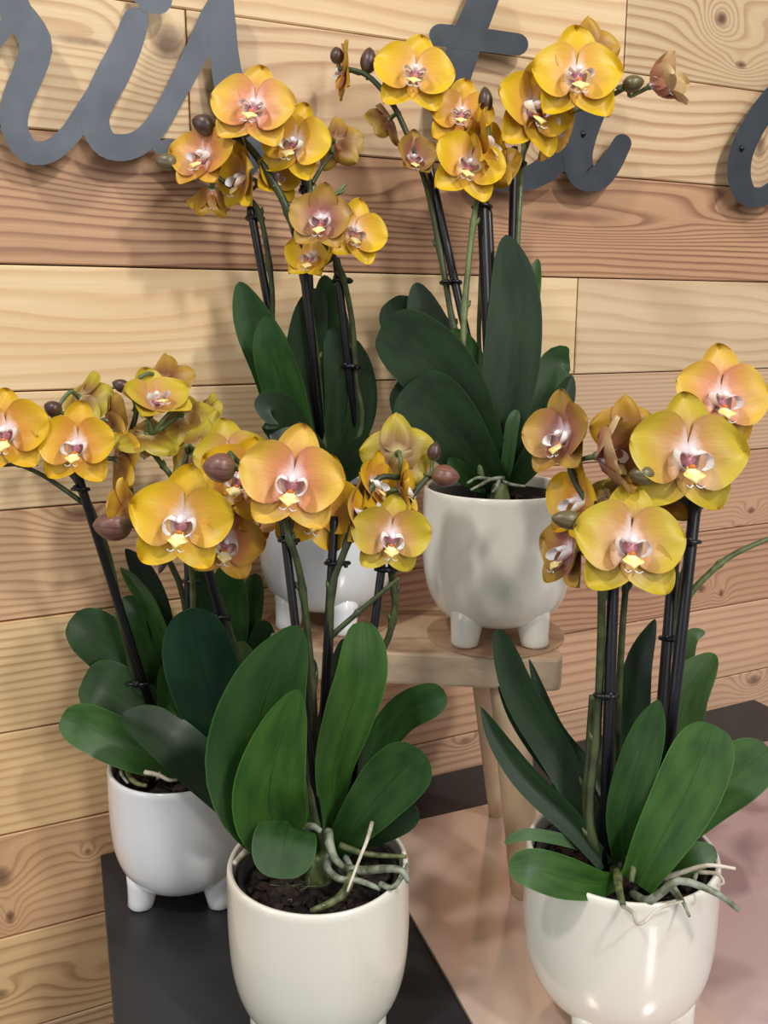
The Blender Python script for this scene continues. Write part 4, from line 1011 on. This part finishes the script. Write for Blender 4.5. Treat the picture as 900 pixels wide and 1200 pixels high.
stake([(816, 580, .62), (767, 1032, .63)], .0042, [(.12, -6, 10), (.68, 2, 3)], 'tall black stake under the middle large flower of the lower right orchid')
stake([(791, 640, .65), (760, 1025, .65)], .0040, [(.28, 14, 8)], 'black stake just left of the tallest one in the lower right orchid')
flower('E', 738, 636, .585, 132, -2, 12, 6, 'olive', 'olive', 'E1b', close=0)
flower('E', 805, 532, .60, 138, 2, 2, 2, 'olive', 'gold', 'E2', close=0)
flower('E', 843, 466, .635, 116, 6, 6, 6, 'peach', 'gold', 'E3', close=0)
flower('E', 662, 510, .635, 100, -50, 8, -6, 'mauve', 'brown', 'E1', close=18)
flower('E', 702, 534, .61, 112, 48, 6, -30, 'mauve', 'pale', 'E1', close=46)
flower('E', 734, 505, .645, 80, 175, 6, 0, 'orange', 'gold', 'E2', close=14)
flower('E', 682, 588, .63, 96, -66, 5, 10, 'gold', 'gold', 'E1', close=22)
flower('E', 668, 645, .635, 96, -68, 8, 6, 'mauve', 'olive', 'E1', close=14)
flower('E', 722, 588, .625, 80, 160, -10, -10, 'olive', 'olive', 'E2', close=8)
flower('E', 782, 582, .635, 66, 150, -10, 10, 'orange', 'gold', 'E2', close=10)
bud('E', 752, 557, .595, 32, 25, 175, 'green', 'E2')
bud('E', 665, 609, .59, 40, 23, 172, 'green', 'E1')
root_tube('E', [(742, 1048, .60), (758, 1056, .58), (775, 1046, .57), (795, 1032, .565), (825, 1040, .56), (848, 1052, .56), (865, 1066, .56)], .0032)
root_tube('E', [(724, 1022, .61), (725, 1040, .59), (730, 1060, .575)], .0036, M_rootg)
root_tube('E', [(730, 1062, .575), (742, 1070, .563), (746, 1082, .560), (756, 1080, .560), (770, 1066, .563), (800, 1056, .567)], .0014, M_rootw)
root_tube('E', [(775, 1030, .60), (800, 1022, .59), (830, 1014, .58), (862, 1018, .575)], .0020, M_rootw)
root_tube('E', [(820, 1022, .58), (840, 1024, .57), (848, 1034, .565), (840, 1038, .565)], .0014, M_rootw)
root_tube('E', [(790, 1040, .59), (800, 1056, .575), (808, 1074, .566)], .0018)
root_tube('E', [(770, 1030, .61), (788, 1042, .595), (798, 1056, .58)], .0034)
root_tube('E', [(765, 1010, .62), (776, 1024, .61), (784, 1040, .60)], .0034)
root_tube('E', [(738, 1005, .61), (742, 1018, .60), (740, 1034, .595)], .0030, M_rootg)
root_tube('E', [(800, 1010, .61), (815, 1020, .60), (812, 1036, .59)], .0022)
